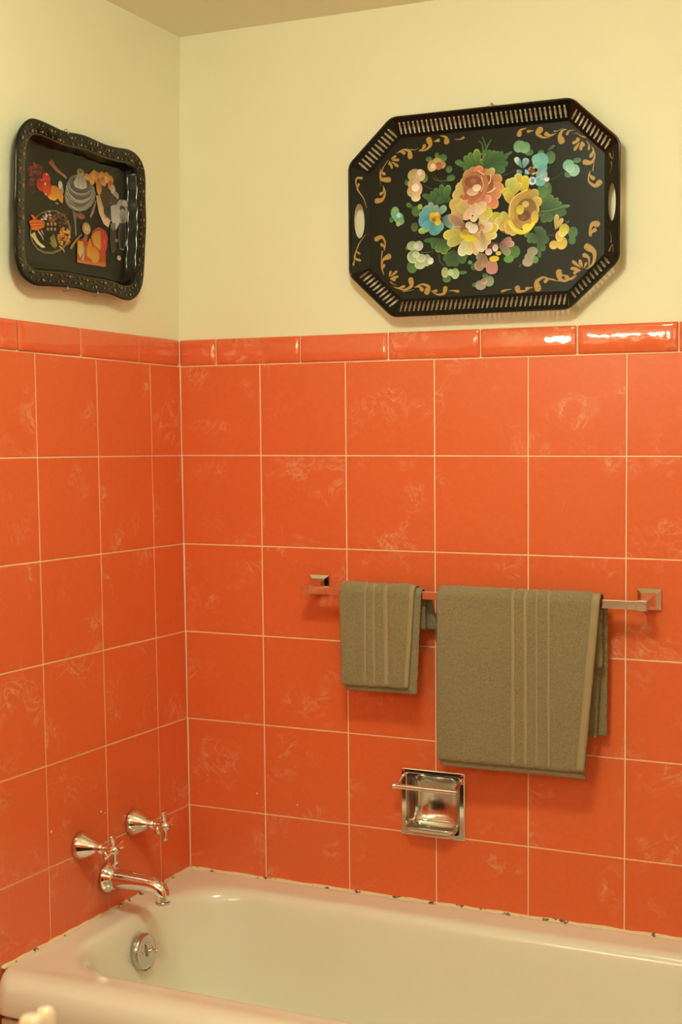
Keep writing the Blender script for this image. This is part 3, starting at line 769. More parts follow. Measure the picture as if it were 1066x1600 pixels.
  ('g',[-12.5,8.7,6.7,3.4,0.7,-12.3,2.7,-41.7,-1.5,-45.6,-3.6,-19.5],'6c5a48','94846c',''),
  ('g',[54.4,0.5,66.2,14.0,78.5,42.9,72.7,41.9,51.7,5.1],'7c6450','9c8468',''),
  ('b',19.1,0.3,14.1,6.7,'7c3c20','a05c38',''),
  ('g',[70.7,41.9,58.1,27.8,39.5,16.5,17.7,9.6,-3.9,8.1,-21.9,12.1,-33.9,21.0,-38.1,33.4,-34.0,47.5,-22.1,61.3,-4.2,72.6,17.3,79.9,39.1,81.9,57.8,78.2,70.5,69.2,75.1,56.5],'4c483c','908a74',''),
  ('g',[67.5,47.0,56.2,34.6,38.9,24.6,18.6,18.5,-1.8,17.2,-19.1,20.8,-30.8,28.7,-35.3,39.7,-31.9,52.2,-21.1,64.4,-4.5,74.4,15.6,80.8,36.1,82.4,54.0,79.1,66.3,71.2,71.1,59.9],'98907a','5c584a',''),
  ('g',[66.4,52.2,55.9,41.1,39.8,32.2,20.4,26.8,0.9,25.6,-15.9,28.9,-27.5,36.0,-32.2,45.9,-29.4,57.1,-19.5,68.0,-3.9,77.0,15.1,82.6,34.8,84.1,52.1,81.0,64.3,73.9,69.3,63.8],'4a463a','a8a088',''),
  ('g',[64.2,57.1,54.5,47.0,39.0,38.8,20.2,33.9,1.1,32.9,-15.5,36.0,-27.1,42.5,-32.2,51.5,-29.9,61.8,-20.6,71.7,-5.7,79.8,12.8,84.9,32.0,86.2,49.1,83.4,61.3,76.9,66.6,67.6],'8c8670','58543f',''),
  ('g',[61.8,64.3,53.2,55.4,39.2,48.3,22.1,44.1,4.6,43.2,-10.7,45.8,-21.5,51.5,-26.4,59.4,-24.5,68.4,-16.3,77.0,-2.8,84.1,14.0,88.6,31.6,89.7,47.3,87.2,58.6,81.5,63.7,73.5],'3c3a2e','948e78',''),
  ('g',[57.8,66.1,50.2,58.4,37.6,52.2,22.2,48.5,6.4,47.7,-7.6,50.1,-17.6,55.1,-22.2,62.0,-20.7,69.8,-13.3,77.4,-1.2,83.6,14.0,87.5,29.9,88.4,44.2,86.2,54.6,81.2,59.4,74.2],'706a58','4c483a',''),
  ('g',[50.7,67.6,44.8,61.6,35.0,56.8,22.9,53.9,10.4,53.3,-0.7,55.1,-8.6,59.0,-12.2,64.4,-11.1,70.5,-5.3,76.4,4.3,81.2,16.2,84.3,28.7,85.0,40.0,83.3,48.1,79.4,51.9,73.9],'2c2a20','5c5848',''),
  ('s',[-30.9,32.0,-15.0,16.6,15.2,10.5],2.8,1.4,'c0b898','c0b898'),
  ('s',[-31.2,41.7,-22.9,28.4,1.5,19.1],2.1,1.1,'b0a888','b0a888'),
  ('s',[-30.3,54.9,-19.8,40.3,4.6,31.1],2.5,1.2,'ccc4a4','ccc4a4'),
  ('s',[-22.0,62.9,-14.1,51.1,7.8,44.8],1.8,0.9,'b8b090','b8b090'),
  ('s',[29.4,20.1,55.3,35.8,68.7,54.7],1.8,0.9,'a8a080','a8a080'),
  ('s',[27.0,34.7,52.7,45.5,64.6,62.5],1.6,0.8,'b0a888','b0a888'),
  ('s',[-27.1,24.5,-6.9,10.4,18.0,9.2],1.4,0.7,'302c20','302c20'),
  ('s',[-29.2,35.6,-17.6,22.7,7.0,15.8],1.4,0.7,'302c20','302c20'),
  ('s',[-28.9,47.0,-17.3,34.2,7.3,25.8],1.4,0.7,'2c281c','2c281c'),
  ('s',[21.2,25.5,49.7,38.3,67.4,57.9],1.4,0.7,'302c20','302c20'),
  ('s',[15.9,37.1,44.2,44.9,61.8,65.4],1.2,0.6,'2c281c','2c281c'),
  ('g',[8.9,86.2,31.3,91.8,42.1,73.7,41.9,63.7,24.8,57.5,-0.2,58.3,-5.4,67.3],'88826c','c0b898',''),
  ('s',[15.7,84.1,11.2,71.8,13.7,59.0],1.8,1.4,'6c6654','6c6654'),
  ('s',[24.2,86.4,26.7,74.4,27.7,61.3],1.4,1.4,'6c6654','6c6654'),
  ('b',20.2,93.2,12.9,7.6,'7c6434','b09858',''),
  ('b',18.8,93.7,5.6,3.0,'5c4824','5c4824',''),
 ],
 'painted_bowl': [
  ('g',[-20.0,-50.4,-33.5,-68.7,-55.2,-83.7,-81.6,-93.1,-108.5,-95.6,-131.8,-91.0,-148.4,-80.2,-155.7,-64.8,-153.0,-46.9,-140.5,-29.3,-119.9,-14.4,-94.2,-4.5,-67.1,-1.2,-42.8,-5.1,-25.1,-15.9,-17.1,-31.8],'54441c','3a3018','8c7c44'),
  ('g',[-26.8,-49.0,-39.2,-65.7,-59.0,-79.5,-83.2,-88.1,-108.0,-90.5,-129.5,-86.3,-144.7,-76.4,-151.5,-62.2,-149.0,-45.8,-137.4,-29.5,-118.5,-15.8,-94.9,-6.7,-70.0,-3.7,-47.7,-7.4,-31.5,-17.2,-24.1,-31.9],'14120a','1c180c',''),
  ('b',-23.3,-50.9,4.1,2.1,'e8a848','e8a848',''),
  ('b',-23.4,-48.6,4.1,2.1,'b86c1c','b86c1c',''),
  ('b',-45.1,-42.2,4.0,2.2,'d08428','d08428',''),
  ('b',-42.3,-34.3,4.0,2.1,'d08428','d08428',''),
  ('b',-29.5,-64.3,4.1,2.1,'b86c1c','b86c1c',''),
  ('b',-34.3,-51.3,4.0,2.1,'e8a848','e8a848',''),
  ('b',-58.0,-66.0,3.9,2.1,'d08428','d08428',''),
  ('b',-26.7,-39.1,4.1,2.2,'c87838','c87838',''),
  ('b',-24.8,-40.7,4.0,2.1,'e8a848','e8a848',''),
  ('b',-44.4,-40.5,4.0,2.1,'c87838','c87838',''),
  ('b',-53.3,-53.5,3.9,2.1,'d08428','d08428',''),
  ('b',-46.1,-52.6,4.0,2.1,'b86c1c','b86c1c',''),
  ('b',-59.4,-51.0,4.0,2.1,'d08428','d08428',''),
  ('b',-41.9,-58.7,4.0,2.1,'d08428','d08428',''),
  ('b',-61.6,-58.8,3.9,2.1,'d08428','d08428',''),
  ('b',-45.5,-35.9,4.0,2.1,'d08428','d08428',''),
  ('b',-26.4,-42.8,4.1,2.1,'b86c1c','b86c1c',''),
  ('b',-37.0,-54.8,4.0,2.1,'d08428','d08428',''),
  ('b',-54.3,-51.2,4.0,2.1,'d08428','d08428',''),
  ('b',-49.5,-38.4,4.0,2.2,'e8a848','e8a848',''),
  ('b',-30.4,-61.9,4.0,2.1,'d08428','d08428',''),
  ('b',-23.9,-59.3,4.0,2.1,'e8a848','e8a848',''),
  ('b',-41.9,-40.2,4.0,2.2,'e8a848','e8a848',''),
  ('b',-23.4,-59.1,4.0,2.1,'c87838','c87838',''),
  ('b',-46.9,-38.3,3.9,2.1,'e8a848','e8a848',''),
  ('b',-51.5,-69.1,4.0,2.1,'e8a848','e8a848',''),
  ('b',-52.1,-44.1,4.0,2.1,'c87838','c87838',''),
  ('b',-53.4,-43.6,3.9,2.1,'e8a848','e8a848',''),
  ('b',-47.3,-47.1,4.0,2.1,'b86c1c','b86c1c',''),
  ('b',-33.0,-63.6,4.0,2.1,'c87838','c87838',''),
  ('b',-43.9,-50.8,4.0,2.1,'c87838','c87838',''),
  ('b',-61.3,-59.5,4.0,2.1,'c87838','c87838',''),
  ('b',-54.0,-58.0,4.0,2.1,'b86c1c','b86c1c',''),
  ('b',-48.2,-45.5,4.0,2.1,'e8a848','e8a848',''),
  ('b',-47.4,-52.1,4.0,2.1,'b86c1c','b86c1c',''),
  ('b',-48.6,-38.5,4.0,2.1,'d08428','d08428',''),
  ('b',-32.2,-65.5,4.0,2.1,'c87838','c87838',''),
  ('b',-29.5,-37.7,4.0,2.1,'e8a848','e8a848',''),
  ('b',-28.8,-56.0,4.0,2.1,'e8a848','e8a848',''),
  ('b',-36.0,-50.1,4.0,2.1,'d08428','d08428',''),
  ('b',-54.6,-63.2,4.0,2.1,'b86c1c','b86c1c',''),
  ('b',-34.4,-42.3,4.0,2.1,'e8a848','e8a848',''),
  ('b',-53.0,-48.6,4.0,2.1,'e8a848','e8a848',''),
  ('b',-27.6,-42.0,4.1,2.1,'e8a848','e8a848',''),
  ('b',-53.5,-52.2,3.9,2.1,'c87838','c87838',''),
  ('b',-45.7,-47.1,4.0,2.1,'e8a848','e8a848',''),
  ('b',-36.7,-58.8,4.0,2.1,'c87838','c87838',''),
  ('b',-48.6,-63.8,4.0,2.1,'e8a848','e8a848',''),
  ('b',-29.1,-34.7,4.0,2.1,'b86c1c','b86c1c',''),
  ('b',-32.3,-39.1,4.0,2.2,'d08428','d08428',''),
  ('b',-57.6,-51.0,3.9,2.1,'c87838','c87838',''),
  ('b',-58.6,-63.2,4.0,2.1,'b86c1c','b86c1c',''),
  ('b',-28.7,-58.0,4.1,2.1,'e8a848','e8a848',''),
  ('b',-25.9,-38.5,4.1,2.1,'e8a848','e8a848',''),
  ('b',-44.1,-34.0,4.0,2.1,'c87838','c87838',''),
  ('b',-41.7,-45.3,3.9,2.1,'b86c1c','b86c1c',''),
  ('b',-23.0,-50.5,4.1,2.1,'e8a848','e8a848',''),
  ('b',-50.2,-68.4,4.0,2.1,'e8a848','e8a848',''),
  ('b',-43.8,-44.0,3.9,2.1,'c87838','c87838',''),
  ('b',-45.7,-37.0,4.0,2.1,'c87838','c87838',''),
  ('b',-32.6,-56.9,4.0,2.1,'d08428','d08428',''),
  ('b',-23.2,-46.7,4.1,2.1,'d08428','d08428',''),
  ('b',-51.8,-38.6,4.0,2.1,'b86c1c','b86c1c',''),
  ('b',-41.1,-43.8,4.0,2.1,'b86c1c','b86c1c',''),
  ('b',-61.9,-55.0,3.9,2.1,'d08428','d08428',''),
  ('b',-47.4,-44.9,3.9,2.1,'b86c1c','b86c1c',''),
  ('b',-58.5,-64.7,4.0,2.1,'c87838','c87838',''),
  ('b',-25.4,-60.7,4.1,2.2,'b86c1c','b86c1c',''),
  ('b',-40.3,-41.1,4.1,2.1,'e8a848','e8a848',''),
  ('b',-33.3,-57.0,4.0,2.1,'b86c1c','b86c1c',''),
  ('b',-69.9,-12.4,3.9,2.1,'3a240f','3a240f',''),
  ('b',-35.9,-23.8,4.0,2.1,'8c4c28','8c4c28',''),
  ('b',-48.9,-17.2,3.9,2.2,'3a240f','3a240f',''),
  ('b',-91.1,-24.9,3.9,2.1,'8c4c28','8c4c28',''),
  ('b',-38.8,-16.7,4.0,2.1,'7c5028','7c5028',''),
  ('b',-43.4,-25.4,4.0,2.1,'54341c','54341c',''),
  ('b',-86.4,-25.9,3.9,2.1,'54341c','54341c',''),
  ('b',-58.4,-25.2,4.0,2.1,'54341c','54341c',''),
  ('b',-71.5,-11.6,3.9,2.1,'7c5028','7c5028',''),
  ('b',-52.5,-10.2,4.0,2.1,'7c5028','7c5028',''),
  ('b',-47.8,-10.0,4.0,2.2,'54341c','54341c',''),
  ('b',-48.5,-16.9,3.9,2.1,'54341c','54341c',''),
  ('b',-53.2,-8.4,4.0,2.1,'54341c','54341c',''),
  ('b',-79.9,-24.4,3.9,2.1,'8c4c28','8c4c28',''),
  ('b',-49.5,-23.1,4.0,2.1,'7c5028','7c5028',''),
  ('b',-80.1,-20.1,3.9,2.1,'7c5028','7c5028',''),
  ('b',-53.7,-24.5,4.0,2.1,'7c5028','7c5028',''),
  ('b',-84.8,-21.6,3.9,2.1,'7c5028','7c5028',''),
  ('b',-70.1,-20.8,3.9,2.1,'7c5028','7c5028',''),
  ('b',-81.7,-26.3,3.9,2.1,'7c5028','7c5028',''),
  ('b',-35.1,-17.0,4.0,2.2,'7c5028','7c5028',''),
  ('b',-73.7,-19.0,3.9,2.1,'54341c','54341c',''),
  ('b',-60.6,-26.0,3.9,2.1,'54341c','54341c',''),
  ('b',-38.6,-6.6,4.0,2.2,'8c4c28','8c4c28',''),
  ('b',-52.3,-6.0,4.0,2.1,'8c4c28','8c4c28',''),
  ('b',-90.5,-24.7,3.8,2.1,'7c5028','7c5028',''),
  ('b',-74.0,-22.0,3.9,2.1,'3a240f','3a240f',''),
  ('b',-46.4,-7.7,3.9,2.1,'7c5028','7c5028',''),
  ('b',-61.2,-12.4,3.9,2.1,'54341c','54341c',''),
  ('b',-62.4,-7.6,4.0,2.1,'8c4c28','8c4c28',''),
  ('b',-74.9,-20.6,3.9,2.1,'54341c','54341c',''),
  ('b',-51.0,-23.2,4.0,2.1,'54341c','54341c',''),
  ('b',-65.4,-9.3,3.9,2.1,'54341c','54341c',''),
  ('b',-47.5,-25.4,4.0,2.1,'3a240f','3a240f',''),
  ('b',-75.3,-29.6,3.9,2.1,'54341c','54341c',''),
  ('b',-70.1,-17.7,3.9,2.1,'8c4c28','8c4c28',''),
  ('b',-65.6,-16.2,4.0,2.1,'54341c','54341c',''),
  ('b',-79.5,-21.7,3.9,2.1,'7c5028','7c5028',''),
  ('b',-60.2,-12.9,3.9,2.1,'7c5028','7c5028',''),
  ('b',-56.3,-32.0,4.0,2.1,'7c5028','7c5028',''),
  ('b',-84.5,-28.8,3.9,2.1,'8c4c28','8c4c28',''),
  ('b',-41.0,-23.1,4.0,2.1,'54341c','54341c',''),
  ('b',-47.0,-26.7,4.0,2.1,'54341c','54341c',''),
  ('b',-33.0,-12.8,4.1,2.1,'7c5028','7c5028',''),
  ('b',-32.3,-14.7,4.0,2.1,'3a240f','3a240f',''),
  ('b',-74.6,-27.7,3.9,2.1,'8c4c28','8c4c28',''),
  ('b',-76.8,-26.3,4.0,2.1,'54341c','54341c',''),
  ('b',-53.3,-15.0,4.0,2.1,'54341c','54341c',''),
  ('b',-72.9,-21.0,3.9,2.1,'8c4c28','8c4c28',''),
  ('b',-56.8,-16.6,4.0,2.1,'54341c','54341c',''),
  ('b',-35.0,-21.4,4.0,2.1,'54341c','54341c',''),
  ('b',-76.5,-15.2,3.9,2.1,'7c5028','7c5028',''),
  ('b',-36.0,-21.5,4.0,2.1,'7c5028','7c5028',''),
  ('b',-90.5,-20.8,3.9,2.1,'7c5028','7c5028',''),
  ('b',-66.1,-21.2,3.9,2.1,'3a240f','3a240f',''),
  ('b',-36.5,-13.7,4.0,2.1,'54341c','54341c',''),
  ('b',-34.4,-19.2,4.0,2.1,'7c5028','7c5028',''),
  ('b',-78.6,-24.6,3.9,2.1,'8c4c28','8c4c28',''),
  ('b',-69.9,-28.2,3.9,2.1,'7c5028','7c5028',''),
  ('b',-44.7,-11.3,4.0,2.1,'3a240f','3a240f',''),
  ('b',-97.1,-33.7,3.3,3.3,'b8a060','b8a060',''),
  ('b',-97.4,-44.1,3.4,3.3,'b8a060','b8a060',''),
  ('b',-85.0,-32.0,3.4,3.3,'b8a060','b8a060',''),
  ('b',-85.3,-42.4,3.4,3.3,'b8a060','b8a060',''),
  ('b',-72.9,-30.2,3.5,3.3,'b8a060','b8a060',''),
  ('b',-73.1,-40.7,3.4,3.3,'b8a060','b8a060',''),
  ('b',-113.5,-25.7,4.3,1.7,'b07c64','b07c64',''),
  ('b',-110.4,-20.1,4.4,1.8,'c89c80','c89c80',''),
  ('b',-106.5,-24.6,4.3,1.8,'c89c80','c89c80',''),
  ('b',-103.2,-19.9,4.3,1.8,'d8b898','d8b898',''),
  ('b',-101.4,-15.9,4.3,1.8,'e8d0b0','e8d0b0',''),
  ('b',-88.7,-19.6,4.4,1.8,'c89c80','c89c80',''),
  ('b',-100.7,-17.6,4.3,1.8,'d8b898','d8b898',''),
  ('b',-91.6,-7.7,4.4,1.8,'c89c80','c89c80',''),
  ('b',-103.3,-12.8,4.3,1.8,'b07c64','b07c64',''),
  ('b',-116.9,-27.4,4.2,1.8,'e8d0b0','e8d0b0',''),
  ('b',-108.2,-20.8,4.3,1.8,'b07c64','b07c64',''),
  ('b',-87.2,-13.6,4.3,1.8,'c89c80','c89c80',''),
  ('b',-90.5,-14.0,4.4,1.8,'e8d0b0','e8d0b0',''),
  ('b',-107.5,-23.6,4.3,1.8,'c89c80','c89c80',''),
  ('b',-104.0,-24.2,4.3,1.8,'e8d0b0','e8d0b0',''),
  ('g',[-159.6,-36.8,-139.6,-28.1,-106.6,-30.6,-109.3,-41.3,-133.2,-52.0,-149.6,-52.8],'c04c14','e87024',''),
  ('g',[-154.6,-23.1,-146.4,-21.9,-134.9,-27.4,-142.0,-31.4],'d85c1c','d85c1c',''),
  ('s',[-157.3,-38.0,-132.7,-32.9,-109.1,-32.5],1.6,1.0,'f08840','f08840'),
  ('s',[-155.5,-40.9,-132.8,-36.2,-109.1,-34.5],1.6,1.0,'b84410','b84410'),
  ('s',[-153.8,-43.8,-132.9,-39.4,-109.2,-36.6],1.6,1.0,'f08840','f08840'),
  ('s',[-152.0,-46.8,-133.0,-42.6,-109.2,-38.7],1.6,1.0,'b84410','b84410'),
  ('s',[-150.2,-49.7,-133.1,-45.8,-109.3,-40.7],1.6,1.0,'f08840','f08840'),
  ('g',[-156.9,-64.0,-140.4,-55.9,-136.0,-65.5,-124.5,-75.7,-105.6,-82.1,-117.6,-85.1,-136.3,-78.7,-147.7,-68.5],'c8b868','e8e0a0',''),
  ('s',[-128.6,-52.8,-119.3,-60.3,-112.4,-68.2],3.9,1.6,'e0d8a8','e0d8a8'),
  ('s',[-119.0,-50.0,-112.1,-57.9],3.3,1.6,'d0c890','d0c890'),
  ('g',[-93.1,-62.7,-78.3,-50.3,-71.3,-61.3,-66.7,-75.6,-79.0,-77.1],'6c6428','a09044',''),
  ('g',[-95.7,-68.9,-78.8,-71.2,-69.3,-80.4,-83.9,-79.3],'807040','807040',''),
  ('s',[-59.4,-74.6,-47.1,-79.1,-42.3,-84.5],4.2,2.9,'c8a460','c8a460'),
 ],
 'painted_spoons': [
  ('s',[-19.4,-72.5,-3.8,-56.8,19.8,-38.4],6.5,2.6,'b08c50','94703c'),
  ('b',36.8,-23.7,15.6,13.3,'7c5c30','c8a868',''),
  ('b',38.3,-20.2,10.8,8.4,'b08450','d8bc80',''),
  ('g',[28.0,-36.6,42.1,-36.4,38.9,-50.1,27.6,-51.6],'7c4030','a06c50',''),
 ],
 'painted_cheese_board': [
  ('g',[2.3,-56.6,8.0,-50.9,27.6,-50.0,47.3,-52.4,59.5,-25.6,79.9,-14.3,100.3,-16.5,114.6,-33.3,112.6,-54.1,106.4,-65.1,107.1,-95.7,98.2,-98.4,1.2,-99.7],'a02c14','c04820',''),
  ('g',[-0.1,-94.9,49.1,-93.2,107.3,-88.0,105.6,-97.6,98.2,-98.8,2.5,-100.4],'c0641c','d88434',''),
  ('g',[5.1,-54.6,24.7,-53.7,25.6,-73.5,12.5,-90.1,4.5,-79.5],'c89838','e0bc60',''),
  ('g',[54.9,-38.0,68.1,-26.1,88.5,-21.6,90.9,-39.9,87.4,-64.1,64.4,-56.9],'c07c1c','d89c34',''),
  ('g',[88.7,-14.8,109.1,-20.4,116.1,-34.8,108.0,-59.8,90.2,-67.1],'b81c14','d83420',''),
  ('s',[102.7,-40.0,103.9,-48.4],1.8,1.1,'f0a088','f0a088'),
  ('g',[47.6,-42.3,58.6,-61.0,49.3,-87.3,36.6,-82.2,35.6,-68.9],'c87c18','e09c2c',''),
  ('b',65.3,-77.0,18.0,16.9,'c8801c','dca034',''),
  ('g',[25.8,-63.5,32.3,-64.4,25.1,-93.6,18.6,-93.5],'908474','c0b8a0',''),
  ('g',[15.0,-51.7,27.8,-43.3,27.5,-53.3],'b02c24','b02c24',''),
 ],
 'painted_bread_basket': [
  ('g',[73.5,72.3,84.5,50.6,92.4,18.0,118.4,-2.0,130.5,6.6,149.4,40.3,143.9,60.1,120.5,80.2],'2a2016','3c3020',''),
  ('b',42.5,87.1,10.0,7.5,'b06a20','dc9c40',''),
  ('b',59.5,86.7,11.0,13.5,'b06a20','dc9c40',''),
  ('b',69.8,96.9,11.6,10.1,'b06a20','dc9c40',''),
  ('b',82.6,89.0,11.7,15.3,'b06a20','dc9c40',''),
  ('b',97.4,96.7,11.2,11.9,'b06a20','dc9c40',''),
  ('b',115.0,98.0,12.5,12.0,'b06a20','dc9c40',''),
  ('b',129.8,95.5,10.5,10.3,'b06a20','dc9c40',''),
  ('b',85.1,74.3,10.3,18.6,'8c5020','d89040',''),
  ('b',103.0,87.5,11.8,10.2,'8c5020','d89040',''),
  ('b',129.5,83.4,11.4,10.3,'8c5020','d89040',''),
  ('b',128.1,84.9,8.4,5.8,'c83c1c','e05c28',''),
  ('g',[73.0,52.1,87.6,56.1,101.5,29.5,106.9,9.9,127.5,6.1,118.2,-10.6,100.6,-4.6,83.6,16.7],'b88c58','e4c898',''),
  ('g',[128.3,37.1,155.8,51.7,162.0,57.8,192.8,61.0,198.5,44.4,201.5,37.9,188.4,11.5,160.6,4.0,148.1,-11.6,130.5,6.6],'9c9480','d0c8b0',''),
  ('b',112.0,94.1,6.5,6.8,'c8a078','c8a078',''),
  ('b',138.3,76.3,9.1,10.4,'a89470','c8b890',''),
  ('b',150.0,64.5,10.7,8.7,'8c806a','b0a48c',''),
  ('b',108.1,57.7,8.9,18.8,'241810','38241a',''),
  ('b',114.6,24.7,13.5,10.3,'1c1810','30281c',''),
  ('s',[127.4,57.4,128.5,42.2],2.1,1.4,'e0a898','e0a898'),
  ('b',139.2,52.5,16.6,10.3,'3c2014','5c3420',''),
  ('b',173.7,38.9,10.8,6.9,'4c4438','4c4438',''),
  ('b',186.4,53.0,12.4,6.3,'b8b098','d0c8b0',''),
 ],
 'painted_cutlery': [
  ('g',[160.7,7.5,185.4,12.8,185.9,-27.2,177.6,-52.7,162.2,-52.9,156.7,-31.1],'3a3226','2a2418','a89c7c'),
  ('g',[127.4,-0.7,145.5,3.6,147.6,-32.3,143.9,-58.7,128.7,-65.7,123.5,-35.5],'24221a','302c20','5c5644'),
  ('b',174.9,23.4,12.3,15.7,'b0a890','7c7460',''),
  ('b',136.2,-6.3,9.1,8.6,'8c8470','5c5444',''),
  ('b',149.0,-34.7,6.1,3.8,'8c7864','8c7864',''),
  ('b',157.8,-72.2,7.6,5.6,'b8a080','d8c8a8',''),
  ('b',187.8,-37.4,3.7,6.1,'b8b098','b8b098',''),
 ],
 'LEFT_OUTLINE': [
  (-166.7,166.1),
  (-118.1,164.3),
  (-83.3,159.3),
  (-47.4,160.4),
  (-0.0,166.9),
  (48.5,162.3),
  (87.4,160.3),
  (133.0,163.6),
  (174.1,168.8),
  (200.8,162.3),
  (221.7,149.4),
  (233.3,126.3),
  (233.8,96.0),
  (231.9,68.6),
  (234.2,35.2),
  (234.0,1.3),
  (228.8,-33.3),
  (225.6,-67.5),
  (221.7,-101.9),
  (214.9,-129.6),
  (196.0,-155.1),
  (165.8,-168.1),
  (136.4,-167.5),
  (101.9,-160.9),
  (68.0,-159.4),
  (34.6,-163.6),
  (2.1,-162.7),
  (-29.8,-159.6),
  (-66.3,-161.7),
  (-102.0,-163.9),
  (-141.9,-166.4),
  (-171.1,-169.4),
  (-194.8,-162.9),
  (-218.0,-150.6),
  (-230.4,-128.5),
  (-234.8,-102.5),
  (-233.5,-73.0),
  (-230.9,-46.3),
  (-233.3,-17.3),
  (-231.7,6.3),
  (-228.7,30.2),
  (-227.7,83.1),
  (-222.1,119.2),
  (-205.2,143.2),
  (-185.9,159.0),
 ],
 'LEFT_FLOOR': [
  (-134.7,137.9),
  (-100.3,135.5),
  (-34.3,137.6),
  (13.2,145.3),
  (56.3,139.1),
  (106.3,138.2),
  (158.0,141.1),
  (187.3,138.8),
  (198.8,122.5),
  (196.5,31.5),
  (191.0,-70.1),
  (187.0,-110.9),
  (162.9,-128.6),
  (105.2,-126.4),
  (49.3,-129.1),
  (6.1,-124.2),
  (-56.9,-128.1),
  (-117.6,-133.4),
  (-146.9,-129.1),
  (-165.8,-113.1),
  (-172.1,-83.8),
  (-169.6,6.6),
  (-163.7,97.6),
  (-154.4,124.9),
 ],
 'SIDE_SCROLL': [
  (-1,[-281.6,95.1,-290.2,93.6,-291.2,80.9,-286.6,67.3],6.1),
  (-1,[-286.5,81.1,-288.4,69.5,-277.2,49.2,-272.0,28.6],4.7),
  (-1,[-285.7,-87.4,-294.2,-82.9,-293.2,-71.3,-286.4,-50.4,-273.8,-29.2],5.7),
  (-1,[-286.5,-72.3,-291.2,-66.7,-288.3,-57.3],4.7),
  (-1,[-297.5,-98.1,-294.2,-78.3],3.8),
  (1,[280.4,98.9,282.6,93.1,288.2,88.3,289.2,104.2],5.2),
  (1,[283.8,82.1,285.0,72.8,280.6,59.3],3.6),
 ],
}

# ============================================================ THE ROOM
COLS = [0.0, .2183, .4397, .6573, .8740, 1.0883, 1.3042, 1.5201]
ROWS = [0, -.2151, -.4311, -.6465, -.8619, -1.0790, -1.2949]
LCOLS = [0, -.1304, -.3446, -.5597, -.7756, -.9915, -1.2074]
LROWS = ROWS + [-1.5108, FLOOR]
TCOLS = [0, .1006, .3259, .5469, .7661, .9823, 1.196, 1.4119, 1.5201]
TLCOLS = [0, -.184, -.4011, -.6167, -.8326, -1.0485, -1.2074]
HOLE = (.582, .7195, -1.0790, -.9375)      # cut for the recessed soap dish
XR, YF = 2.25, -3.15                        # right and front room walls
GAP = .00135

b = MB(); b.box(-.2, XR + .1, -3.25, .15, 0, .08)
o = b.make('ceiling', M_CEIL, M=T((0, 0, Z0 + CEIL - .004))); tag(o, kind='structure')
b = MB(); b.box(-.2, XR + .1, -3.25, .15, -.08, 0)
o = b.make('floor', M_FLOOR); tag(o, kind='structure')

# back wall: plaster above, grout bed with the soap-dish cut below
b = MB(); b.box(-.12, XR, TRIM - .004, CEIL + .03, -.10, -.003)
wall_back = b.make('wall_back', M_WALL, M=BACK); tag(wall_back, kind='structure')
b = MB(); x0, x1, y0, y1 = HOLE
for r in ((-.1, x0, FLOOR, TRIM - .004), (x1, 1.53, FLOOR, TRIM - .004), (x0, x1, FLOOR, y0), (x0, x1, y1, TRIM - .004)): b.box(*r, -.09, -.0016)
b.make('grout_bed', M_GROUT, wall_back, Matrix())
# left wall: the plaster over the tiles leans into the room a little
b = MB()
V = [(s, v, d) for d0, d1 in ((-.10, -.10), (-.003, .0185)) for v, d in ((TRIM - .004, d0), (CEIL + .03, d1)) for s in (-3.25, .1)]
b.add(V, [(0, 2, 3, 1), (4, 5, 7, 6), (0, 1, 5, 4), (2, 6, 7, 3), (0, 4, 6, 2), (1, 3, 7, 5)])
b.box(-3.25, -1.2085, FLOOR, TRIM - .004, -.10, -.003)
wall_left = b.make('wall_left', M_WALL, M=LEFT); tag(wall_left, kind='structure')
b = MB(); b.box(-1.2085, .045, FLOOR, TRIM - .004, -.09, -.0016); b.make('grout_bed', M_GROUT, wall_left, Matrix())

def tile_obj(parent, x0, x1, y0, y1, notch=None, shear=0.):
    """square wall tile: eased edges, face level with the wall frame, a slight tilt of its own"""
    cx, cy = (x0 + x1) / 2, (y0 + y1) / 2
    def rect(i, d):
        a, b_, c, e = x0 + i, x1 - i, y0 + i, y1 - i
        if notch == 'left':   P = [(a, c), (HOLE[0], c), (HOLE[0], HOLE[3]), (b_, HOLE[3]), (b_, e), (a, e)]
        elif notch == 'right': P = [(HOLE[1], c), (b_, c), (b_, e), (a, e), (a, HOLE[3]), (HOLE[1], HOLE[3])]
        else: P = [(a, c), (b_, c), (b_, e), (a, e)]
        return [(x - cx + shear * y, y - cy, d) for x, y in P]
    b = MB().loft([rect(0, -.0030), rect(0, -.0011), rect(.0011, 0)])
    R = Matrix.Rotation(rng.uniform(-.0016, .0016), 4, 'X') @ Matrix.Rotation(rng.uniform(-.0016, .0016), 4, 'Y')
    return b.make('tile', M_TILE, parent, T((cx, cy, rng.uniform(-.0003, .0002))) @ R)
def trim_obj(parent, x0, x1, y0, y1):
    """glazed cushion-edged border tile"""
    cx, cy, w, h = (x0 + x1) / 2, (y0 + y1) / 2, (x1 - x0) / 2, (y1 - y0) / 2
    L = []
    for i, d, r in ((0, -.003, .003), (.0002, .0002, .003), (.0014, .0020, .005), (.004, .0036, .009), (.009, .0044, .012), (.015, .0047, .012), (.022, .0048, .010)):
        k = min(1, .8 * w / .03, 1)
        i = min(i, w * .7)
        L.append(rr(-w + i, w - i, -h + i, h - i, r, d, 5))
    b = MB().loft(L)
    k = .002 if abs(x1 if x1 < 0 else x0) < .15 else .012
    R = Matrix.Rotation(rng.uniform(-k, k), 4, 'X') @ Matrix.Rotation(rng.uniform(-k, k), 4, 'Y')
    return b.make('border_tile', M_TRIM, parent, T((cx, cy, 0)) @ R, smooth=True)
